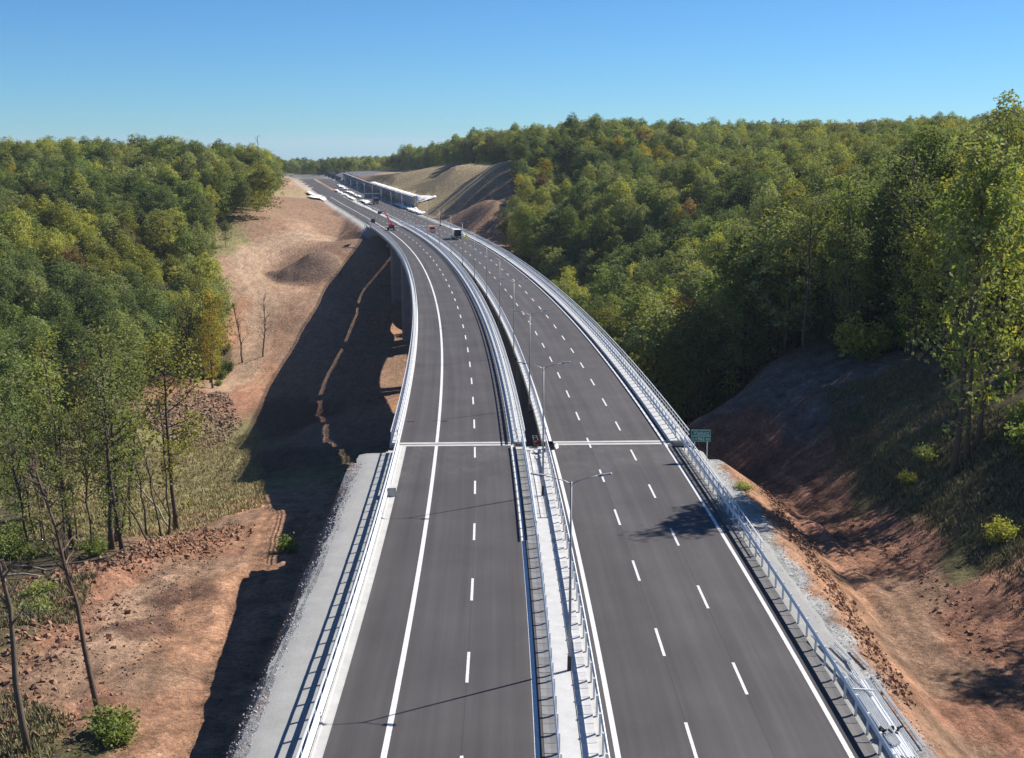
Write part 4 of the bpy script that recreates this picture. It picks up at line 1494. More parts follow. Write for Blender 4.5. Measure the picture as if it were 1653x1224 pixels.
# the rest of the woods: too many to tell apart
rest = np.where(~is_ind)[0]
canopy = ['ca', 'cb', 'cc', 'cd', 'ce']
GN_SHAPES = ['ca', 'cb', 'cc', 'cd', 'ce', 'ta', 'tb', 'tc', 'td', 'te', 'tf']
for wood, sel, lab in (("left_wood", rest[zn[rest] == 'L'], "mixed green oak wood covering the left hill"),
                       ("right_wood", rest[zn[rest] == 'R'], "dense green and olive wood covering the right hillside to the skyline"),
                       ("far_wood", rest[zn[rest] == 'F'], "far dark treeline on the horizon beyond the road")):
    combos = sorted(set((shape[i] if zn[i] != 'F' else 'cc', kindv[i]) for i in sel))
    for key in combos:
        if key not in SRC:
            c = None
            for i in indiv:
                pass
            SRC[key] = None
    me = bpy.data.meshes.new(wood)
    me.vertices.add(len(sel))
    co = np.stack([px[sel], py[sel], pz[sel] - 0.2], 1).astype(np.float32)
    me.vertices.foreach_set("co", co.ravel())
    at = me.attributes.new("scl", 'FLOAT_VECTOR', 'POINT')
    hs = hfac[sel]
    at.data.foreach_set("vector", np.stack([hs * rgT.uniform(0.85, 1.25, len(sel)), hs * rgT.uniform(0.85, 1.25, len(sel)), hs], 1).astype(np.float32).ravel())
    at = me.attributes.new("rot", 'FLOAT_VECTOR', 'POINT')
    at.data.foreach_set("vector", np.stack([rgT.normal(0, 0.04, len(sel)), rgT.normal(0, 0.04, len(sel)), rotv[sel]], 1).astype(np.float32).ravel())
    at = me.attributes.new("variant", 'INT', 'POINT')
    vmap = {k: j for j, k in enumerate(combos)}
    at.data.foreach_set("value", np.array([vmap[(shape[i] if zn[i] != 'F' else 'cc', kindv[i])] for i in sel], np.int32))
    me.update()
    wo = tag(obj(wood, me), lab, "wood", None, 'stuff')
    ng = bpy.data.node_groups.new(wood + "_trees", 'GeometryNodeTree')
    ng.interface.new_socket("Geometry", in_out='INPUT', socket_type='NodeSocketGeometry')
    ng.interface.new_socket("Geometry", in_out='OUTPUT', socket_type='NodeSocketGeometry')
    N, L = ng.nodes, ng.links
    gi = N.new("NodeGroupInput")
    go = N.new("NodeGroupOutput")
    join = N.new("GeometryNodeJoinGeometry")

    def named(nm, typ):
        a = N.new("GeometryNodeInputNamedAttribute")
        a.data_type = typ
        a.inputs['Name'].default_value = nm
        return a.outputs[0]
    scl, rot, var_ = named("scl", 'FLOAT_VECTOR'), named("rot", 'FLOAT_VECTOR'), named("variant", 'INT')
    for j, key in enumerate(combos):
        # one instancer for each variant, fed by a selection on the variant number
        src = N.new("GeometryNodeObjectInfo")
        src.transform_space = 'ORIGINAL'
        if SRC.get(key) is None:
            # a source tree of this look, standing as one more tree of the wood
            cand = [i for i in sel if (shape[i] if zn[i] != 'F' else 'cc', kindv[i]) == key][0]
            w = KIND_WORD[key[1]]
            t = put_tree(px[cand], py[cand], pz[cand], rotv[cand], (hfac[cand], hfac[cand]), key[0], key[1],
                         f"{w} tree deep in the {dict(L='left', R='right', F='far')[zn[cand]]} wood", "trees deep in the woods")
            SRC[key] = [c for c in t.children if c.name.startswith("crown")][0]
        src.inputs['Object'].default_value = SRC[key]
        src.inputs['As Instance'].default_value = True
        cmp = N.new("FunctionNodeCompare")
        cmp.data_type = 'INT'
        cmp.operation = 'EQUAL'
        ins = [q for q in cmp.inputs if q.enabled]
        L.new(var_, ins[0])
        ins[1].default_value = j
        iop = N.new("GeometryNodeInstanceOnPoints")
        L.new(gi.outputs[0], iop.inputs['Points'])
        L.new(cmp.outputs[0], iop.inputs['Selection'])
        L.new(src.outputs['Geometry'], iop.inputs['Instance'])
        L.new(rot, iop.inputs['Rotation'])
        L.new(scl, iop.inputs['Scale'])
        L.new(iop.outputs[0], join.inputs[0])
    L.new(join.outputs[0], go.inputs[0])
    md = wo.modifiers.new("trees", 'NODES')
    md.node_group = ng
print("trees", len(px), "individual", int(is_ind.sum()), "variants", len(SRC))

# ------------------------------------------------------------------ road sign
def text_mesh(name, body, size, material):
    cu = bpy.data.curves.new(name, 'FONT')
    cu.body = body
    cu.size = size
    cu.align_x = 'CENTER'
    cu.align_y = 'CENTER'
    cu.offset = size * 0.004
    cu.extrude = 0.003
    t = bpy.data.objects.new(name, cu)
    COL.objects.link(t)
    dg = bpy.context.evaluated_depsgraph_get()
    me = bpy.data.meshes.new_from_object(t.evaluated_get(dg))
    bpy.data.objects.remove(t)
    me.name = name
    me.materials.clear()
    me.materials.append(material)
    return me


def gz1(x, y):
    return float(ground_z([x], [y])[0])


M_SIGN = mat("sign_green", (0.0, 0.2, 0.14), 0.5, var=0.04)
M_SIGNW = mat("sign_white", (0.55, 0.66, 0.62), 0.35, var=0.03)
sg = empty("road_sign", (17.5, 107.6, gz1(17.5, 107.6)), -0.04)
tag(sg, "green road sign on two thin posts reading Viaduct L=362 m", "road sign")
zb = 0.12
for x in (-0.55, 0.62):
    MB().tube([(x, 0, -0.4), (x, 0, 2.0 + zb + 0.9)], 0.035, 6).build("post", M_GALV, sg)
for z0, z1, txt, ts, dx in ((2.505, 3.06, "Viaduct", 0.46, 0.02), (1.95, 2.485, "L=362 m", 0.44, 0.02)):
    zc = (z0 + z1) / 2 + zb - 0.1
    pn = MB().box((0, -0.06, zc), (1.80, 0.03, z1 - z0)).build("panel", M_SIGNW, sg)
    MB().box((0, -0.078, zc), (1.74, 0.012, z1 - z0 - 0.05)).build("field", M_SIGN, pn)
    t = obj("lettering", text_mesh("lettering", txt, ts, M_SIGNW), pn, (dx, -0.09, zc - 0.01), (math.pi / 2, 0, 0))

# ------------------------------------------------------------------ small things by the road
p, h = lift_pt(42.6, -12.72, 0.02)
bx = empty("electrical_cabinet", p, h + 0.1)
tag(bx, "light grey box lying on the left concrete gutter below the railing", "cabinet")
mb = MB()
mb.box((0, 0, 0.36), (0.85, 1.15, 0.72), None, 0.96)
mb.build("body", M_CONC, bx)
MB().box((0, 0, 0.745), (0.9, 1.2, 0.05)).build("lid", M_WHITE_C, bx)
MB().box((0.40, -0.2, 0.4), (0.03, 0.3, 0.3)).build("door", M_GALV_D, bx)

p, h = lift_pt(59.0, 0.35, -0.02)
pc = empty("plate_compactor", p, h + 0.25)
pc.scale = (0.75, 0.75, 0.75)
tag(pc, "red plate compactor with frame handle in the median at the deck gap", "compactor")
MB().box((0, 0, 0.05), (0.6, 0.8, 0.08), None, 0.95).build("base_plate", M_DARK, pc)
mb = MB()
mb.box((0, 0.05, 0.4), (0.5, 0.55, 0.5), None, 0.85)
mb.box((0.18, -0.1, 0.72), (0.3, 0.32, 0.22), None, 0.8)
mb.build("engine", mat("dull_red_paint", (0.2, 0.025, 0.025), 0.6, var=0.3), pc)
mb = MB()
for x in (-0.28, 0.28):
    mb.tube([(x, 0.2, 0.15), (x, 0.45, 0.7), (x, 0.95, 1.15)], 0.03, 6)
mb.tube([(-0.28, 0.95, 1.15), (0.28, 0.95, 1.15)], 0.03, 6)
mb.tube([(-0.28, 0.7, 0.93), (0.28, 0.7, 0.93)], 0.025, 6)
mb.build("handle", M_GALV_D, pc)
MB().tube([(-0.2, -0.32, 0.16), (0.2, -0.32, 0.16)], 0.09, 8).build("exciter", M_DARK, pc)

rs = random.Random(4)
slabs = ["pale broken slab leaning across the median joint", "small white slab lying beside the red compactor", "flat grey slab in the median before the joint"]
for k, (s, o, sx, sy, sz, rz, tl) in enumerate(((56.4, 0.35, 0.95, 0.6, 0.07, 0.5, 0.16), (57.4, -0.55, 0.5, 0.7, 0.06, 0.1, -0.05), (54.6, 0.2, 0.5, 1.1, 0.05, 0.03, 0.03))):
    p, h = lift_pt(s, o, 0.05 + 0.1 * (k == 0))
    bm = bmesh.new()
    bmesh.ops.create_cube(bm, size=1)
    for v in bm.verts:
        v.co = Vector((v.co.x * sx + rs.uniform(-0.07, 0.07), v.co.y * sy + rs.uniform(-0.07, 0.07), v.co.z * sz))
    bmesh.ops.bevel(bm, geom=bm.edges[:], offset=0.012, segments=1, affect='EDGES')
    me = bpy.data.meshes.new("concrete_slab")
    bm.to_mesh(me)
    bm.free()
    me.materials.append(M_WHITE_C)
    o_ = obj("concrete_slab", me, None, p, (tl, 0.03, h + rz))
    tag(o_, slabs[k], "slab", "loose slabs at the median joint")

# black crate and white sack against the right median barrier
p, h = lift_pt(58.0, 1.62, 0.0)
cr = empty("crate", p, h + 0.05)
tag(cr, "open black crate on the joint beside the right median barrier", "crate")
mb = MB()
mb.box((0, 0, 0.03), (0.6, 1.3, 0.06))
for x in (-0.28, 0.28):
    mb.box((x, 0, 0.3), (0.04, 1.3, 0.5))
for y in (-0.63, 0.63):
    mb.box((0, y, 0.3), (0.52, 0.04, 0.5))
mb.build("box", M_BLACK, cr)
for y in (-0.66, 0.66):
    MB().box((0, y, 0.45), (0.2, 0.03, 0.05)).build("handle", M_DARK, cr)


def sack(name, label, cat, loc, dims, rz, material, seed, group=None):
    """slumped, creased bag or heap"""
    bm = bmesh.new()
    bmesh.ops.create_icosphere(bm, subdivisions=3, radius=1.0)
    rg = np.random.default_rng(seed)
    ph = rg.uniform(0, 6, 6)
    for v in bm.verts:
        c = v.co
        n = 1 + 0.10 * math.sin(5 * c.x + ph[0] + 2 * c.y) + 0.08 * math.sin(7 * c.y + ph[1]) + 0.06 * math.sin(9 * c.x - 6 * c.z + ph[2])
        z = c.z * n
        z = z if z > 0 else z * 0.12
        v.co = Vector((c.x * n * dims[0] / 2, c.y * n * dims[1] / 2, z * dims[2]))
    me = bpy.data.meshes.new(name)
    bm.to_mesh(me)
    bm.free()
    me.materials.append(material)
    for q in me.polygons:
        q.use_smooth = True
    o = obj(name, me, None, loc, (0, 0, rz))
    tag(o, label, cat, group)
    return o


p, h = lift_pt(58.2, 2.15, 0.01)
sack("sack", "crumpled white sack lying on the asphalt beside the black crate", "sack", p, (0.55, 1.5, 0.4), h - 0.25, M_SHEET, 3)


# ------------------------------------------------------------------ steel beams stacked on the right shoulder
def beam_mesh(L, kind):
    mb = MB()
    if kind == 'w':
        pr = [(0.155 - b, a) for a, b in WB]
    else:
        pr = [(-0.06, 0), (0.06, 0), (0.06, 0.1), (0.045, 0.1), (0.045, 0.012), (-0.045, 0.012), (-0.045, 0.1), (-0.06, 0.1)]
    n = len(pr)
    vs = [(a, -L / 2, b) for a, b in pr] + [(a, L / 2, b) for a, b in pr]
    fs = [tuple(range(n - 1, -1, -1)), tuple(range(n, 2 * n))] + [(i, (i + 1) % n, n + (i + 1) % n, n + i) for i in range(n)]
    mb.add(vs, fs)
    return mb.mesh("steel_beam", M_GALV)


BW, BC = beam_mesh(8.4, 'w'), beam_mesh(8.0, 'c')
BS = beam_mesh(2.4, 'c')
BSS = beam_mesh(1.1, 'c')
rs = random.Random(9)


def on_shoulder(s, o, dz=0.0):
    p, h = lift_pt(s, o)
    p.z = p.z - 0.11 + 0.05 + dz
    return p, h


k = 0
for row, (n, dz, o0, s0) in enumerate(((9, 0.0, 15.0, 3.2), (6, 0.12, 15.05, 2.6), (4, 0.24, 15.1, 3.4), (7, 0.0, 15.35, -3.8))):
    for j in range(n):
        p, h = on_shoulder(s0 + rs.uniform(-0.25, 0.25), o0 + j * (0.17 if row != 3 else 0.13), dz)
        o_ = obj("steel_beam", BC if row != 1 else BW, None, p, (rs.uniform(-0.004, 0.004), rs.uniform(-0.05, 0.05), h + rs.uniform(-0.012, 0.012)))
        tag(o_, "galvanised steel beam in the bundle stacked on the right gravel shoulder", "steel beam", "bundled steel beams")
for s, o, a, me, lab in ((8.3, 15.15, 0.14, BC, "galvanised beam fanned out askew over the bundle on the shoulder"),
                         (8.6, 15.9, -0.02, BS, "short steel section at the top end of the beam bundle"),
                         (10.3, 15.75, 0.16, BS, "left leg of the V of short sections above the bundle"),
                         (10.7, 16.0, 0.10, BS, "right leg of the V of short sections above the bundle"),
                         (11.2, 15.05, 0.1, BSS, "lone short steel section near the barrier on the grey shoulder"),
                         (9.8, 16.7, 0.12, BS, "short steel section in the tree shadow at the shoulder edge"),
                         (3.5, 16.75, 0.02, BC, "long single beam lying right of the bundle")):
    p, h = on_shoulder(s, o, 0.02 if me is not BC else (0.3 if s > 8 else 0.02))
    tag(obj("steel_beam", me, None, p, (0, 0, h + a)), lab, "steel beam")
p, h = on_shoulder(5.1, 15.5, 0.36)
tag(obj("cross_timber", MB().box((0, 0, 0), (1.1, 0.1, 0.09)).mesh("cross_timber", M_GALV), None, p, (0, 0, h - 0.12)), "pale bar laid across the steel beam bundle", "bar")
for s, o, lab in ((0.6, 15.2, "dark clamp heap on the near end of the beam bundle"), (1.0, 15.95, "small dark clamp heap right of the beam bundle end")):
    p, h = on_shoulder(s, o, 0.3 if o < 15.5 else 0.12)
    c = empty("clamp_heap", p, h)
    tag(c, lab, "clamps")
    mb = MB()
    for q in range(7):
        R = Euler((rs.uniform(0, 3), rs.uniform(0, 3), rs.uniform(0, 3))).to_matrix()
        mb.box((rs.uniform(-0.25, 0.25), rs.uniform(-0.3, 0.3), rs.uniform(0.02, 0.14)), (0.28, 0.09, 0.08), R)
    mb.build("clamps", M_DARK, c)


# ------------------------------------------------------------------ vehicles (all far off on the viaduct)
def wheel(parent, x, y, r, w=0.28):
    MBt = MB().tube([(x - w / 2, y, r), (x + w / 2, y, r)], r, 14)
    t = MBt.build("wheel", M_TYRE, parent)
    MB().tube([(x - w / 2 - 0.01, y, r), (x + w / 2 + 0.01, y, r)], r * 0.55, 10).build("rim", M_GALV_D, t)


def profile_body(pts, w, taper=0.9):
    """side outline (y, z) extruded across x, narrowed towards the top"""
    zmin = min(q[1] for q in pts)
    zmax = max(q[1] for q in pts)
    vs = []
    for sx in (-1, 1):
        for y, z in pts:
            t = (z - zmin) / (zmax - zmin)
            vs.append((sx * w / 2 * (1 - (1 - taper) * t * t), y, z))
    n = len(pts)
    fs = [tuple(range(n)), tuple(range(2 * n - 1, n - 1, -1))] + [(i, n + i, n + (i + 1) % n, (i + 1) % n) for i in range(n)]
    return vs, fs


p, h = lift_pt(367.0, 4.6, 0.0)
van = empty("van", p, h)
tag(van, "bright orange works van on the right carriageway beside the median", "van")
v, f = profile_body([(-2.5, 0.35), (2.5, 0.35), (2.5, 0.95), (1.75, 1.15), (1.1, 1.95), (-2.35, 2.05), (-2.5, 1.1)], 1.95, 0.86)
MB().add(v, f).build("body", M_ORANGE, van)
MB().box((0, -2.47, 1.52), (1.45, 0.06, 0.55)).build("rear_window", M_GLASS, van)
MB().box((0, -2.53, 0.5), (1.9, 0.14, 0.22)).build("bumper", M_WHITE, van)
MB().box((0, -2.53, 0.95), (1.5, 0.03, 0.35)).build("rear_stripe", M_WHITE, van)
for x in (-0.85, 0.85):
    MB().box((x, -2.49, 1.05), (0.16, 0.06, 0.4)).build("tail_light", M_RED, van)
for x in (-0.88, 0.88):
    for y in (-1.6, 1.6):
        wheel(van, x, y, 0.36, 0.24)

p, h = lift_pt(334.0, 8.7, 0.0)
tk = empty("truck", p, h)
tag(tk, "white box truck seen from behind with dark open rear bay on the viaduct", "truck")
mb = MB()
W_, L_, Z0, Z1 = 2.5, 5.5, 0.95, 3.2
mb.box((0, 0.6, Z1 - 0.04), (W_, L_, 0.08))
mb.box((0, 0.6, Z0 + 0.05), (W_, L_, 0.1))
for x in (-W_ / 2 + 0.04, W_ / 2 - 0.04):
    mb.box((x, 0.6, (Z0 + Z1) / 2), (0.08, L_, Z1 - Z0 - 0.16))
mb.box((0, 0.6 + L_ / 2 - 0.05, (Z0 + Z1) / 2), (W_ - 0.18, 0.08, Z1 - Z0 - 0.2))
mb.build("cargo_box", M_WHITE, tk)
MB().box((0, 0.9, 1.9), (2.1, 4.2, 1.5)).build("bay_shade_block", M_BLACK, tk)  # black block added to stand for the shade inside the open bay
v, f = profile_body([(3.45, 0.5), (5.3, 0.5), (5.35, 1.3), (5.0, 2.3), (3.45, 2.45)], 2.2, 0.92)
MB().add(v, f).build("cab", M_WHITE, tk)
MB().box((0, 5.2, 1.75), (1.9, 0.1, 0.8)).build("windscreen", M_GLASS, tk)
MB().box((0, 0.8, 0.7), (1.0, 7.0, 0.24)).build("chassis", M_DARK, tk)
for x in (-1.5, 1.5):
    MB().box((x, -2.3, 2.05), (0.06, 0.65, 1.9)).build("rear_door", M_WHITE, tk)
for x in (-1.05, 1.05):
    for y in (-0.9, 4.1):
        wheel(tk, x, y, 0.48, 0.34)

p, h = lift_pt(562.0, 6.8, 0.0)
dt = empty("truck", p, h)
tag(dt, "dark tipper truck far off beside white sheets below the retaining wall", "truck")
v, f = profile_body([(-4.0, 1.1), (1.9, 1.1), (2.1, 3.3), (-4.2, 3.0)], 2.5, 1.0)
MB().add(v, f).build("tipper_body", M_DARK, dt)
v, f = profile_body([(2.2, 0.6), (4.2, 0.6), (4.2, 1.8), (3.9, 3.0), (2.2, 3.0)], 2.4, 0.95)
MB().add(v, f).build("cab", M_BLACK, dt)
MB().box((0, 4.15, 2.2), (2.0, 0.12, 0.8)).build("windscreen", M_GLASS, dt)
MB().box((0, -4.15, 1.35), (2.4, 0.08, 0.2)).build("tail_board", M_WHITE, dt)
for x in (-1.05, 1.05):
    for y in (-3.0, -1.7, 3.2):
        wheel(dt, x, y, 0.52, 0.36)

# red boom lift with a man basket hanging off the end of its boom
p, h = lift_pt(379.0, -8.3, 0.0)
bl = empty("boom_lift", p, 0.0)
tag(bl, "red boom lift with raised boom and dark basket on the left deck", "boom lift")
MB().box((0, 0, 0.95), (2.3, 3.6, 0.5), None, 0.9).build("chassis", M_DARK, bl)
MB().box((0, -0.5, 1.75), (1.7, 2.0, 0.9), None, 0.85).build("turret", M_RED, bl)
MB().box((0.9, -0.9, 1.6), (0.7, 1.2, 0.7)).build("counterweight", M_DARK, bl)
b0, b1 = Vector((0.3, -0.6, 2.2)), Vector((-2.7, 2.4, 6.6))
b2 = Vector((-4.4, 3.2, 6.2))
bo = MB().tube([b0, b0.lerp(b1, 0.55)], 0.3, 4).build("boom", M_RED, bl)
MB().tube([b0.lerp(b1, 0.5), b1], 0.21, 4).build("boom_extension", M_RED, bo)
MB().tube([b1, b2], 0.11, 4).build("jib", M_DARK, bo)
bk = MB()
for z in (0, 1.1):
    for a, b in (((-0.5, -0.9), (0.5, -0.9)), ((0.5, -0.9), (0.5, 0.9)), ((0.5, 0.9), (-0.5, 0.9)), ((-0.5, 0.9), (-0.5, -0.9))):
        bk.tube([b2 + Vector((a[0], a[1], z - 0.6)), b2 + Vector((b[0], b[1], z - 0.6))], 0.04, 4)
for a in ((-0.5, -0.9), (0.5, -0.9), (0.5, 0.9), (-0.5, 0.9), (0, 0.9), (0, -0.9)):
    bk.tube([b2 + Vector((a[0], a[1], -0.6)), b2 + Vector((a[0], a[1], 0.5))], 0.04, 4)
bk.box(b2 + Vector((0, 0, -0.6)), (1.0, 1.8, 0.06))
bk.box(b2 + Vector((0, 0, -0.2)), (0.96, 1.76, 0.7))
bk.build("basket", M_BLACK, bl)
for x in (-1.1, 1.1):
    for y in (-1.25, 1.25):
        wheel(bl, x, y, 0.5, 0.4)


# ------------------------------------------------------------------ people
def person(name_label, loc, rz, top_m, leg_m, pose):
    root = empty("person", loc, rz)
    tag(root, name_label, "person", "workers by the white truck")
    J = dict(pel=(0, 0, 0.92), sp=(0, 0.02 + pose.get('bend', 0) * 0.15, 1.18), ch=(0, 0.04 + pose.get('bend', 0) * 0.35, 1.40), nk=(0, 0.05 + pose.get('bend', 0) * 0.45, 1.52), hd=(0, 0.08 + pose.get('bend', 0) * 0.5, 1.66), hd2=(0, 0.08 + pose.get('bend', 0) * 0.52, 1.74))
    st = pose.get('stride', 0.12)
    up = pose.get('arm', 0.0)
    b = pose.get('bend', 0) * 0.35
    J.update(sl=(-0.2, b, 1.42), el=(-0.27, b - 0.02 + up * 0.15, 1.16), wl=(-0.26, b + 0.14 + up * 0.3, 0.95 + up * 0.25), fl=(-0.26, b + 0.2 + up * 0.36, 0.87 + up * 0.27),
             sr=(0.2, b, 1.42), er=(0.28, b - 0.04 + up * 0.1, 1.16), wr=(0.27, b + 0.1 + up * 0.25, 0.95 + up * 0.2), fr=(0.27, b + 0.16 + up * 0.3, 0.87 + up * 0.2),
             hl=(-0.1, 0, 0.88), kl=(-0.12, st * 0.6, 0.48), al=(-0.12, st, 0.08), tl=(-0.13, st + 0.17, 0.05),
             hr=(0.1, 0, 0.88), kr=(0.12, -st * 0.3, 0.48), ar=(0.12, -st, 0.08), tr=(0.13, -st + 0.17, 0.05))
    R = dict(pel=0.15, sp=0.14, ch=0.16, nk=0.06, hd=0.1, hd2=0.085, sl=0.075, el=0.05, wl=0.035, fl=0.03, sr=0.075, er=0.05, wr=0.035, fr=0.03, hl=0.1, kl=0.065, al=0.045, tl=0.04, hr=0.1, kr=0.065, ar=0.045, tr=0.04)
    E = [('pel', 'sp'), ('sp', 'ch'), ('ch', 'nk'), ('nk', 'hd'), ('hd', 'hd2'), ('ch', 'sl'), ('sl', 'el'), ('el', 'wl'), ('wl', 'fl'), ('ch', 'sr'), ('sr', 'er'), ('er', 'wr'), ('wr', 'fr'),
         ('pel', 'hl'), ('hl', 'kl'), ('kl', 'al'), ('al', 'tl'), ('pel', 'hr'), ('hr', 'kr'), ('kr', 'ar'), ('ar', 'tr')]

    def skin(nm, keys, m, grow, par):
        ks = [k for k in J if k in keys]
        me = bpy.data.meshes.new(nm)
        me.from_pydata([J[k] for k in ks], [(ks.index(a), ks.index(b_)) for a, b_ in E if a in ks and b_ in ks], [])
        o = obj(nm, me, par)
        md = o.modifiers.new("skin", 'SKIN')
        for i, k in enumerate(ks):
            sv = me.skin_vertices[0].data[i]
            sv.radius = (R[k] + grow, R[k] * 0.8 + grow)
            sv.use_root = (i == 0)
        o.modifiers.new("sub", 'SUBSURF').levels = 1
        o.modifiers[-1].render_levels = 1
        me.materials.append(m)
        return o
    body = skin("body", set(J), M_SKIN, 0.0, root)
    skin("jacket", {'pel', 'sp', 'ch', 'sl', 'el', 'wl', 'sr', 'er', 'wr'}, top_m, 0.02, body)
    skin("trousers", {'pel', 'hl', 'kl', 'al', 'hr', 'kr', 'ar'}, leg_m, 0.015, body)
    hm = MB()
    hm.tube([(J['hd2'][0], J['hd2'][1], 1.70), (J['hd2'][0], J['hd2'][1], 1.78), (J['hd2'][0], J['hd2'][1], 1.83)], [0.125, 0.115, 0.05], 10)
    hm.build("helmet", M_WHITE, body, True)
    return root


for (s, o, rz, lab, ps) in ((332.4, 10.9, 0.6, "worker in yellow-green jacket and trousers, left one beside the white truck", dict(bend=0.25, arm=0.7)),
                            (333.2, 11.7, -0.9, "worker in yellow-green jacket, right one nearest the outer barrier", dict(stride=0.2, arm=0.3))):
    p, h = lift_pt(s, o, 0.0)
    person(lab, p, h + rz, M_HIVIS, M_HIVIS, ps)

# ------------------------------------------------------------------ retaining wall with its sheeting, container
M_WALL = mat("wall_grey", (0.36, 0.37, 0.38), 0.9, var=0.2, scale=0.4, bump=0.3, bump_scale=2.0)
M_WALL_D = mat("wall_dark", (0.17, 0.165, 0.19), 0.9, var=0.2, scale=0.4, bump=0.3, bump_scale=2.0)
M_BLUE = mat("container_blue_grey", (0.17, 0.25, 0.34), 0.5, var=0.1)
rw = empty("retaining_wall", lift_pt(515, 19.2, -1.0)[0])
tag(rw, "long dark retaining wall with white capped top beside the far carriageway", "retaining wall")
rinv = Matrix.Translation(-rw.location)


def rpar(o, par=None):
    o.parent = par or rw
    if par is None:
        o.matrix_parent_inverse = rinv
    return o


s = 515.0
i = 0
while s < 860:
    rpar(sweep("panel", rect(19.0 + 0.03 * (i % 2), 19.5, -0.8, 5.35), s + 0.04, s + 7.96, M_WALL if s < 575 else M_WALL_D, step=8))
    s += 8
    i += 1
rpar(sweep("coping", rect(18.97, 19.7, 5.36, 5.62), 515, 863, M_WHITE_C, step=8))
rpar(sweep("return_wall", rect(19.5, 24.5, -0.8, 2.6), 514.9, 515.3, M_WALL_D, step=1))
rpar(sweep("footing", rect(17.9, 18.98, -0.6, 0.25), 515, 640, M_CONC, step=8))

low = sweep("low_dark_strip", rect(16.3, 17.2, -0.6, 2.6), 868, 990, M_DARK, step=10)  # low dark strip swept on past the end of the retaining wall
tag(low, "low dark strip leading away beyond the retaining wall", "wall")


def sheet(label, s0, s1, o0, o1, zf, seed, ragged=0.8, nu=14, nv=8, ground=True, group="white geotextile sheets"):
    """spread fabric with folds: follows what it lies on, has thickness"""
    rg = np.random.default_rng(seed)
    S_ = np.linspace(s0, s1, nu)
    rag0 = rg.normal(0, ragged, nu)
    rag1 = rg.normal(0, ragged, nu)
    vs = []
    for a, s in enumerate(S_):
        for b in range(nv):
            t = b / (nv - 1)
            o = (o0 + rag0[a]) * (1 - t) + (o1 + rag1[a]) * t
            x, y, zr, hh = road_pt(s + rg.normal(0, 0.2), o)
            z = (max(gz1(x, y), float(zr)) if ground else float(zr)) + zf(s, t) + 0.12 + 0.22 * abs(math.sin(s * 0.9 + 5 * t + seed)) + rg.uniform(0, 0.08)
            vs.append((float(x), float(y), z))
    fs = [(a * nv + b, a * nv + b + 1, (a + 1) * nv + b + 1, (a + 1) * nv + b) for a in range(nu - 1) for b in range(nv - 1)]
    me = mesh_from("geotextile_sheet", vs, fs, M_SHEET, True)
    o = obj("geotextile_sheet", me)
    md = o.modifiers.new("thick", 'SOLIDIFY')
    md.thickness = 0.04
    return tag(o, label, "sheet", group)


sheet("long white sheet covering the backfill along the retaining wall top", 520, 700, 19.7, 22.6, lambda s, t: 0.05 + 0.35 * t, 1, 0.2, 60)
sheet("bright white sheet draped over the near end of the retaining wall", 512.5, 516.5, 19.8, 29.5, lambda s, t: 0.6 - 0.5 * t, 2, 0.5, 6, 12)
sheet("white sheet heaped on the left verge of the far carriageway", 585, 645, -22.0, -15.5, lambda s, t: 0.7, 3, 1.2)
sheet("white sheet spread along the foot of the retaining wall", 470, 556, 14.6, 18.2, lambda s, t: 0.3, 4, 0.5, 26)
sheet("wide white sheet beside the dark truck on the median", 556, 590, 1.6, 5.2, lambda s, t: 0.5, 5, 0.5)
sheet("crumpled white sheet farthest along the closed lane", 720, 790, 6.5, 9.0, lambda s, t: 0.3, 6, 0.9, 20)
sheet("ragged white sheet strip on the closed lane before the wall", 625, 700, 5.2, 7.4, lambda s, t: 0.3, 7, 0.9, 20)
sheet("narrow white sheet edging the left carriageway far off", 600, 720, -0.6, 1.2, lambda s, t: 0.3, 8, 0.3, 24, 4)

p, h = lift_pt(618, 12.2, 0.0)
ct = empty("site_container", p, h + math.pi / 2)
tag(ct, "long blue-grey site container standing across the far lanes by the wall", "container")
mb = MB()
mb.box((0, 0, 1.35), (2.4, 9.6, 2.5))
mb.build("body", M_BLUE, ct)
mb = MB()
for q in range(24):
    mb.box((1.23, -4.6 + q * 0.4, 1.35), (0.06, 0.16, 2.2))
    mb.box((-1.23, -4.6 + q * 0.4, 1.35), (0.06, 0.16, 2.2))
c_ = mb.build("corrugation", M_BLUE, ct)
c_["kind"] = "stuff"
MB().box((0, 0, 2.64), (2.5, 9.7, 0.08)).build("roof", M_GALV_D, ct)

p, h = lift_pt(866, 19.6, 0.0)
ps = empty("site_beacon", (p.x, p.y, gz1(p.x, p.y)), h)
tag(ps, "dark slim post standing at the far end of the retaining wall", "post")
MB().tube([(0, 0, 0), (0, 0, 7.5)], [0.5, 0.4], 6).build("post", M_DARK, ps)
MB().box((0, 0, 8.0), (1.3, 1.3, 1.4), None, 0.7).build("head", M_BLACK, ps)

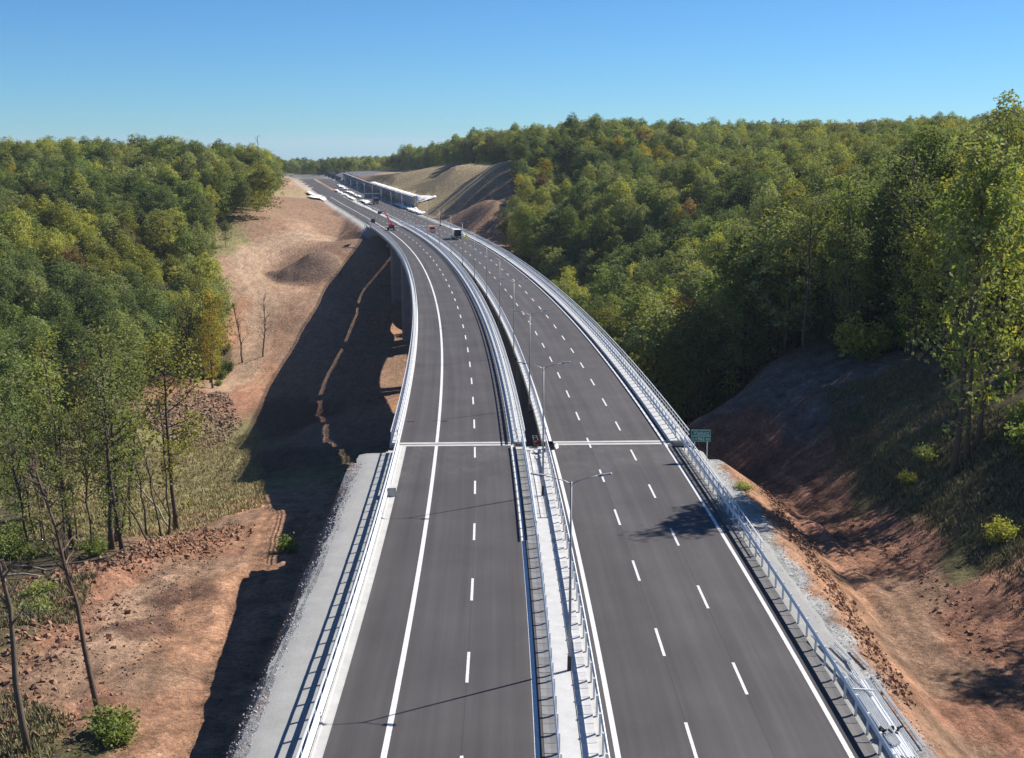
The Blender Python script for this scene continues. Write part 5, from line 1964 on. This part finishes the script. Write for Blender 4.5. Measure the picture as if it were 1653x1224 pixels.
# sign and site clutter beside the far abutment
p, h = lift_pt(420.5, -10.7, 0.0)
gb = empty("generator", p, h)
tag(gb, "small black generator on the emergency lane beyond the far joint", "generator")
MB().box((0, 0, 0.85), (1.5, 2.6, 1.3), None, 0.94).build("housing", M_BLACK, gb)
MB().box((0, -1.9, 0.5), (0.12, 1.3, 0.12)).build("drawbar", M_DARK, gb)
for x in (-0.7, 0.7):
    wheel(gb, x, 0, 0.34, 0.2)
p, h = lift_pt(398.5, 12.4, 0.0)
gs = empty("portable_signal", p, h)
tag(gs, "dark portable signal post with arm beside the right far barrier", "signal")
MB().tube([(0, 0, 0), (0, 0, 3.6)], 0.12, 6).build("post", M_BLACK, gs)
MB().tube([(0, 0, 3.5), (2.8, 0.3, 3.2)], 0.07, 5).build("arm", M_BLACK, gs)
MB().box((2.6, 0.3, 3.05), (1.2, 0.2, 0.35)).build("lamp_box", M_BLACK, gs)
MB().box((0, 0, 0.15), (0.8, 0.8, 0.3), None, 0.8).build("foot", M_DARK, gs)

# ------------------------------------------------------------------ single trees that stand out
def bare_tree(label, base, vec, seed, n=9, R=1.3, m=None, r0=0.12, name="bare_tree", cb=0.45):
    """leafless stem leaning along vec, with a few thin limbs"""
    rg = np.random.default_rng(seed)
    root = empty(name, (base[0], base[1], gz1(base[0], base[1]) - 0.2))
    tag(root, label, "tree", "bare trees left of the viaduct")
    vec = np.array(vec, float)
    L_ = np.linalg.norm(vec)
    pts_ = []
    for i in range(8):
        t = i / 7
        pts_.append(vec * t + np.array([*(rg.normal(0, 0.10, 2) * (i > 0)), 0]) + np.array([0.35 * math.sin(3 * t), 0, 0]) * (L_ / 14))
    mb = MB()
    mb.tube([tuple(q) for q in pts_], [r0 * (1 - 0.8 * i / 7) + 0.012 for i in range(8)], 7)
    mb.build("trunk", m or M_BARK, root, True)
    br = MB()
    for k in range(n):
        t = cb + (0.97 - cb) * (k + rg.uniform(0, 0.7)) / n
        i = min(int(t * 7), 6)
        a = pts_[i] * (1 - (t * 7 - i)) + pts_[i + 1] * (t * 7 - i)
        d = vec / L_ * 1.0 + rg.normal(0, 0.55, 3)
        d[2] = abs(d[2])
        d /= np.linalg.norm(d)
        ln = R * rg.uniform(0.7, 1.6) * (1.2 - 0.6 * t)
        e = a + d * ln
        br.tube([tuple(a), tuple(a + d * ln * 0.5 + rg.normal(0, 0.06, 3)), tuple(e)], [0.035 + r0 * 0.22, 0.022 + r0 * 0.12, 0.012], 4, False)
        for j in range(4):
            w = rg.uniform(0.35, 1)
            d2 = d + rg.normal(0, 0.6, 3)
            d2 /= np.linalg.norm(d2)
            q = a + d * ln * w
            br.tube([tuple(q), tuple(q + d2 * ln * 0.45)], [0.012 + r0 * 0.1, 0.008 + r0 * 0.02], 3, False)
    br.build("branches", m or M_BARK, root)
    return root


bare_tree("long leaning bare stem at the clod berm edge, tilted furthest left", (-38.9, 122.3), (-5.4, 0.8, 9.2), 1, 6)
bare_tree("pale leaning bare stem crossing the others above the grass slope", (-38.8, 131.0), (-7.3, 0.5, 9.6), 2, 5, m=M_BARK_P)
bare_tree("upright bare stem among the leaning ones at the berm end", (-37.6, 122.3), (-2.1, 0.5, 11.8), 3, 8)
bare_tree("tallest thin bare stem rising straight from the berm end", (-37.4, 124.3), (-0.5, 0.3, 15.6), 4, 12)
bare_tree("dark bare stem standing just behind the leaning ones", (-40.4, 126.2), (-1.3, 0.3, 11.0), 5, 8)
bare_tree("short bare stem leaning left in front of the dry grass", (-39.4, 133.5), (-2.8, 0.3, 6.2), 6, 4)
bare_tree("tall reddish-barked bare trunk crossing the red clay bank at lower left", (-24.6, 66.0), (-3.2, 0.5, 16.5), 7, 26, 1.5, M_BARK_R, 0.17, cb=0.45)
bare_tree("dark trunk at the lower left picture corner", (-26.6, 60.5), (-1.6, 0.2, 15.0), 8, 22, 1.5, M_BARK, 0.2, cb=0.5)
bare_tree("bare twin of the sand slope, left of two above the valley track", (-75.5, 329), (-2.0, 0, 17.0), 9, 20, 2.8, r0=0.24, cb=0.28)
bare_tree("bare slim tree nearest the viaduct shadow on the sand slope", (-70.2, 331), (1.0, 0, 17.0), 10, 20, 2.6, r0=0.22, cb=0.28)
bare_tree("grey bare tree at the edge of the yellow-leaved group", (-84.0, 333), (-0.5, 0, 17.0), 11, 20, 2.4, r0=0.22, cb=0.28)
bare_tree("white dead stem leaning at the dark valley wood edge", (-80.0, 266.1), (-2.2, 0, 7.5), 12, 0, m=M_BARK_P)
bare_tree("short white dead stump stem beside the leaning white one", (-81.6, 266.5), (-0.2, 0, 4.6), 13, 0, m=M_BARK_P)
bare_tree("thin white dead stem nearer the clod slope", (-79.3, 279), (-1.8, 0, 8.5), 14, 0, m=M_BARK_P)
bare_tree("bare treetop sticking out above the far left wood end", (-99, 470), (0.5, 0, 29.0), 15, 20, 2.6, cb=0.5, r0=0.2)

rgB = np.random.default_rng(77)
for k in range(12):
    x, y = rgB.uniform(-56, -39), rgB.uniform(108, 136)
    bare_tree("thin leafless stem among the near left stand", (x, y), (rgB.normal(-1.2, 1.4), 0.2, rgB.uniform(12, 18)), 100 + k, 18, 1.7, r0=0.11, cb=0.4)
# fallen stems along the berm
for k, (x, y, L_, a, lab) in enumerate(((-40.5, 106.0, 9.5, 0.35, "grey fallen trunk lying along the clod berm"), (-46.0, 101.0, 8.0, 0.15, "fallen branchy trunk at the left end of the berm"), (-44.0, 104.5, 6.0, -0.5, "thin fallen stem crossing behind the berm"))):
    root = empty("fallen_trunk", (x, y, gz1(x, y) + 0.3), a)
    tag(root, lab, "log")
    rg = np.random.default_rng(80 + k)
    mb = MB()
    q = []
    for t in np.linspace(-0.5, 0.5, 6):
        wx, wy = x + math.cos(a) * L_ * t, y + math.sin(a) * L_ * t
        q.append((L_ * t, rg.normal(0, 0.1), gz1(wx, wy) - gz1(x, y) + 0.1))
    mb.tube(q, [0.16, 0.15, 0.13, 0.11, 0.09, 0.05], 7)
    mb.build("trunk", M_BARK_P if k else M_BARK, root, True)
    br = MB()
    for j in range(7):
        b = q[1 + j % 5]
        d = rg.normal(0, 1, 3)
        d[2] = abs(d[2])
        br.tube([b, (b[0] + d[0] * 0.8, b[1] + d[1] * 1.0, b[2] + d[2] * 0.7)], [0.05, 0.012], 4, False)
    br.build("branches", M_BARK, root)

put_tree(39.5, 103.5, gz1(39.5, 103.5), 0.6, (1.2, 1.3), 'tb', 'olive', "tallest olive tree on the right slope, casting its shadow across the carriageway", None)
put_tree(41.2, 104.8, gz1(41.2, 104.8), 2.6, (1.0, 1.38), 'ca', 'green', "tall green tree beside the tallest one on the right slope", None)
put_tree(42.8, 106.6, gz1(42.8, 106.6), 1.6, (1.1, 1.3), 'tc', 'lime', "yellow-green tall tree right of the tallest one on the right slope", None)
# yellow tree group and other marked trees
YT = [(-76.9, 300.5, 1.15, 'te', 'yellow', "bright yellow-leaved tree at the valley wood edge, the lowest one"),
      (-78.6, 305.0, 1.2, 'tc', 'yellow', "bright yellow tree right behind the lowest yellow one"),
      (-80.5, 311.0, 1.35, 'te', 'yellow', "golden yellow tree in the middle of the yellow group"),
      (-79.5, 317.0, 1.2, 'tc', 'lime', "yellow-green tree nearest the sand slope in the yellow group"),
      (-83.0, 316.0, 1.2, 'ta', 'lime', "tall lime-green tree at the back of the yellow group"),
      (-84.0, 324.0, 1.25, 'tc', 'yellow', "golden tree at the upper end of the yellow group"),
      (-82.0, 299.0, 1.15, 'ta', 'lime', "lime-green tree left of the lowest yellow one"),
      (-97.6, 408.5, 0.5, 'cc', 'dark', "small dark round tree alone on the sand slope"),
      (-101.0, 404.0, 0.42, 'cb', 'dark', "second small dark tree beside the pale track")]
for x, y, sc, shp, kd, lab in YT:
    put_tree(x, y, gz1(x, y), x * 3.1, (sc, sc), shp, kd, lab, None)
for x, y, sc, lab in ((14.5, 368, 1.1, "pale grey leafless tree at the right wood edge by the viaduct curve"), (17.5, 362, 1.0, "second grey leafless tree at the same wood edge"), (48.0, 214, 1.25, "greyish bare tree standing out of the right wood"), (45.0, 219, 1.15, "brown bare tree beside the greyish one in the right wood"), (37.0, 236, 1.1, "slim bare tree low in the right wood")):
    root = empty("bare_tree", (x, y, gz1(x, y) - 0.2), x)
    root.scale = (sc, sc, sc)
    tag(root, lab, "tree", "bare trees in the right wood")
    obj("trunk", SHAPES['bc'][0], root)
    obj("twigs", SHAPES['bc'][1], root)


# ------------------------------------------------------------------ shrubs
def shrub_mesh(seed, H, R, n, per, size, kind):
    rg = np.random.default_rng(seed)
    st = MB()
    tips = []
    for k in range(n):
        a = rg.uniform(0, 6.28)
        r = R * math.sqrt(rg.uniform(0, 1))
        t = np.array([math.cos(a) * r, math.sin(a) * r, H * rg.uniform(0.45, 1.0) * (1 - 0.4 * (r / R) ** 2)])
        st.tube([(t[0] * 0.1, t[1] * 0.1, 0), tuple(t * np.array([0.6, 0.6, 0.6])), tuple(t)], [0.03, 0.02, 0.008], 4, False)
        tips += [t, t * np.array([0.8, 0.8, 0.7]), t * np.array([0.6, 0.6, 0.4])]
    v, f = leaf_cards(rg, np.array(tips), (0.22, 0.22, 0.2), per, size, 0.5)
    return st.mesh("stems", M_BARK), raw_mesh("foliage", v, f, LEAF[kind])


SHR = {k: shrub_mesh(*a) for k, a in dict(g=(31, 1.5, 1.2, 22, 14, 0.24, 'green'), l=(32, 2.2, 1.3, 24, 16, 0.26, 'lime'), o=(33, 1.1, 1.0, 18, 14, 0.22, 'olive'), d=(34, 2.6, 1.8, 30, 18, 0.3, 'dark')).items()}


def shrub(label, x, y, kind, sc, group=None):
    root = empty("shrub", (x, y, gz1(x, y) - 0.05), x * 7)
    root.scale = (sc, sc, sc)
    tag(root, label, "shrub", group)
    obj("stems", SHR[kind][0], root)
    obj("foliage", SHR[kind][1], root)


shrub("green shrub at the foot of the reddish trunk, bottom left", -23.0, 63.4, 'g', 1.1)
shrub("second green shrub right beside the reddish trunk foot", -22.2, 61.8, 'g', 0.9)
shrub("small green shrub at the tip of the sunlit track by the viaduct shadow", -22.3, 113.0, 'g', 1.0)
shrub("olive bush on the shaded right slope below the trees", 38.6, 108.1, 'o', 1.1)
shrub("small yellow-green bush below the olive one on the right slope", 36.4, 106.0, 'l', 0.6)
shrub("yellow-green bush at the right picture edge", 37.5, 87.7, 'l', 0.9)
shrub("light green young tree-like bush above the dark right mound", 44.5, 150.0, 'l', 2.4)
shrub("olive bush on the windrow beside the right shoulder", 19.9, 99.0, 'o', 0.7)
shrub("olive bush at the left picture edge on the red bank", -37.0, 88.0, 'o', 1.2)
shrub("olive bush behind the red bank near the berm", -39.0, 93.5, 'o', 1.3)
rgS = np.random.default_rng(44)
for poly_pts, cnt, kinds, lab, grp in (
        ([(-84, 300), (-88, 345), (-80, 335), (-74, 302)], 14, 'dgg', "low green shrub at the foot of the yellow tree group", "shrubs below the yellow trees"),
        ([(46, 86), (44, 104), (46, 122), (47, 140), (40, 162), (46, 166), (56, 140), (54, 90)], 34, 'dgol', "leafy shrub under the trees along the right wood edge", "undergrowth of the right wood edge"),
        ([(-62, 186), (-44, 150), (-35, 120), (-40, 108), (-48, 104), (-60, 130), (-75, 185)], 11, 'og', "leafy shrub among the stems of the near left stand", "undergrowth of the near left stand")):
    xs_, ys_ = [q[0] for q in poly_pts], [q[1] for q in poly_pts]
    c = 0
    while c < cnt:
        x, y = rgS.uniform(min(xs_), max(xs_)), rgS.uniform(min(ys_), max(ys_))
        if inside(poly_pts, [x], [y])[0]:
            shrub(lab, x, y, kinds[int(rgS.integers(len(kinds)))], rgS.uniform(0.8, 1.7), grp)
            c += 1


# ------------------------------------------------------------------ loose ground cover nobody could count
def near_line(n, path, spread, seed):
    rg = np.random.default_rng(seed)
    P_ = np.array(path, float)
    seg = np.hypot(*(P_[1:] - P_[:-1]).T)
    cum = np.concatenate([[0], np.cumsum(seg)])
    t = rg.uniform(0, cum[-1], n)
    x = np.interp(t, cum, P_[:, 0]) + rg.normal(0, spread, n)
    y = np.interp(t, cum, P_[:, 1]) + rg.normal(0, spread, n)
    return x, y


def in_poly(n, poly, seed):
    rg = np.random.default_rng(seed)
    xs_, ys_ = [q[0] for q in poly], [q[1] for q in poly]
    x = rg.uniform(min(xs_), max(xs_), n * 3)
    y = rg.uniform(min(ys_), max(ys_), n * 3)
    k = inside(poly, x, y)
    return x[k][:n], y[k][:n]


CUBE = np.array([(-1, -1, -1), (1, -1, -1), (1, 1, -1), (-1, 1, -1), (-1, -1, 1), (1, -1, 1), (1, 1, 1), (-1, 1, 1)], float) * 0.5
CF = np.array([(3, 2, 1, 0), (4, 5, 6, 7), (0, 1, 5, 4), (1, 2, 6, 5), (2, 3, 7, 6), (3, 0, 4, 7)])


def rubble(name, x, y, smin, smax, material, label, cat, seed):
    rg = np.random.default_rng(seed)
    n = len(x)
    z = ground_z(x, y)
    sz = smin + (smax - smin) * rg.uniform(0, 1, n) ** 3
    v = CUBE[None] * rg.uniform(0.6, 1.3, (n, 1, 3)) + rg.normal(0, 0.16, (n, 8, 3))
    q, _ = np.linalg.qr(rg.normal(0, 1, (n, 3, 3)))
    v = np.einsum('nij,nkj->nki', q, v) * sz[:, None, None]
    v += np.stack([x, y, z + sz * 0.12], 1)[:, None]
    f = (CF[None] + (np.arange(n) * 8)[:, None, None]).reshape(-1, 4)
    return tag(obj(name, raw_mesh(name, v.reshape(-1, 3), f, material)), label, cat, None, 'stuff')


def clod_mat(name, c1, c2):
    m = bpy.data.materials.new(name)
    nt, b, out = nodes_of(m)
    g = nt.nodes.new("ShaderNodeNewGeometry")
    mx = nt.nodes.new("ShaderNodeMix")
    mx.data_type = 'RGBA'
    mx.inputs[6].default_value = (*c1, 1)
    mx.inputs[7].default_value = (*c2, 1)
    nt.links.new(g.outputs['Random Per Island'], mx.inputs[0])
    nt.links.new(mx.outputs[2], b.inputs['Base Color'])
    b.inputs['Roughness'].default_value = 0.95
    b.inputs['Specular IOR Level'].default_value = 0.1
    return m


M_CLOD = clod_mat("clay_clods", (0.17, 0.085, 0.055), (0.32, 0.2, 0.13))
M_CLODB = clod_mat("brown_clods", (0.17, 0.115, 0.08), (0.3, 0.21, 0.145))
M_STONE = clod_mat("grey_stones", (0.28, 0.275, 0.265), (0.5, 0.49, 0.475))
M_GRASS = clod_mat("dry_grass", (0.26, 0.22, 0.1), (0.46, 0.38, 0.2))
M_GRASSG = clod_mat("green_grass", (0.11, 0.105, 0.05), (0.25, 0.22, 0.12))

x1, y1 = near_line(10000, [(-46, 92), (-40, 99), (-35.5, 106), (-33.5, 114), (-32, 124)], 1.7, 1)
x2, y2 = near_line(1500, [(-31, 62), (-33, 75), (-35, 88), (-38, 95)], 2.4, 2)
rubble("clay_clods", np.concatenate([x1, x2]), np.concatenate([y1, y2]), 0.05, 0.36, M_CLOD, "red-brown clay clods heaped along the left berm", "clods", 3)
x1, y1 = in_poly(3600, [(-84, 262), (-82, 290), (-72, 296), (-62, 268), (-66, 250)], 5)
rubble("broken_soil", x1, y1, 0.1, 0.6, M_CLODB, "broken brown soil lumps on the far valley slope", "clods", 4)
x1, y1 = near_line(2600, [(21.0, 60), (22.0, 70), (22.6, 82), (23.0, 94), (24.2, 108), (25.5, 124)], 0.6, 7)
x2, y2 = near_line(450, [(30.5, 60), (31, 75), (31.5, 90), (32, 105)], 0.9, 8)
rubble("clay_clods", np.concatenate([x1, x2]), np.concatenate([y1, y2]), 0.04, 0.24, M_CLOD, "small red clods lining the right haul track", "clods", 9)
rgG = np.random.default_rng(12)
ss = rgG.uniform(-8, 57, 5200)
oo = np.where(rgG.uniform(size=5200) < 0.6, -16.6 + rgG.normal(0, 0.3, 5200), 16.8 + rgG.normal(0, 0.8, 5200))
gx_, gy_, _, _ = road_pt(ss, oo)
rubble("gravel_stones", gx_, gy_, 0.02, 0.085, M_STONE, "loose grey stones along the shoulder edges", "stones", 13)


x1, y1 = in_poly(5000, [(-44, 62), (-24, 58), (-25, 80), (-27, 100), (-30, 122), (-34, 122), (-37, 100), (-44, 84)], 61)
rubble("soil_crumbs", x1, y1, 0.03, 0.16, M_CLODB, "small soil crumbs strewn over the left bank", "soil", 62)


def tufts(name, x, y, hmin, hmax, blades, material, label, seed, width=0.035):
    rg = np.random.default_rng(seed)
    n = len(x)
    z = ground_z(x, y)
    x, y, z = np.repeat(x, blades), np.repeat(y, blades), np.repeat(z, blades)
    m = len(x)
    h = rg.uniform(hmin, hmax, m)
    a = rg.uniform(0, 6.28, m)
    x = x + rg.normal(0, 0.12, m)
    y = y + rg.normal(0, 0.12, m)
    ln = rg.uniform(0.15, 0.8, m) * h
    wx, wy = -np.sin(a) * width, np.cos(a) * width
    v = np.stack([np.stack([x - wx, y - wy, z - 0.05], 1), np.stack([x + wx, y + wy, z - 0.05], 1), np.stack([x + np.cos(a) * ln, y + np.sin(a) * ln, z + h], 1)], 1).reshape(-1, 3)
    f = np.arange(m * 3).reshape(-1, 3)
    return tag(obj(name, raw_mesh(name, v, f, material)), label, "grass", None, 'stuff')


gp = [(-36, 122), (-60, 140), (-80, 186), (-96, 232), (-70, 262), (-58, 262), (-44, 205), (-32, 150)]
x1, y1 = in_poly(13000, gp, 21)
tufts("dry_grass", x1, y1, 0.2, 0.65, 6, M_GRASS, "dry yellow grass on the slope behind the left berm", 22, 0.06)
x1, y1 = in_poly(7000, [(37, 84), (47, 78), (46, 118), (48, 140), (38, 142), (34.5, 122), (35.5, 100)], 23)
x2, y2 = near_line(900, [(36, 74), (36.5, 86), (35.5, 100), (34, 122)], 1.0, 24)
tufts("hillside_grass", np.concatenate([x1, x2]), np.concatenate([y1, y2]), 0.12, 0.5, 5, M_GRASSG, "shaded olive grass on the right hillside", 25, 0.05)
x1, y1 = in_poly(2600, [(-45, 80), (-33, 84), (-36, 98), (-45, 100)], 26)
x2, y2 = in_poly(900, [(-33, 56), (-25, 56), (-26, 66), (-33, 70)], 27)
tufts("verge_grass", np.concatenate([x1, x2]), np.concatenate([y1, y2]), 0.15, 0.6, 5, M_GRASSG, "olive grass patches on the left clay bank", 28, 0.05)

# ------------------------------------------------------------------ clear autumn air
hz = MB().box((0, 4000, -120), (13000, 9000, 360))
hm = bpy.data.materials.new("air")
hm.use_nodes = True
hm.node_tree.nodes.clear()
ho = hm.node_tree.nodes.new("ShaderNodeOutputMaterial")
hv = hm.node_tree.nodes.new("ShaderNodeVolumePrincipled")
hv.inputs['Color'].default_value = (0.72, 0.84, 1.0, 1)
hv.inputs['Density'].default_value = 0.00007
hv.inputs['Anisotropy'].default_value = 0.2
hm.node_tree.links.new(hv.outputs[0], ho.inputs['Volume'])
tag(hz.build("haze", hm), "thin blue haze in the valley air", None, None, 'stuff')
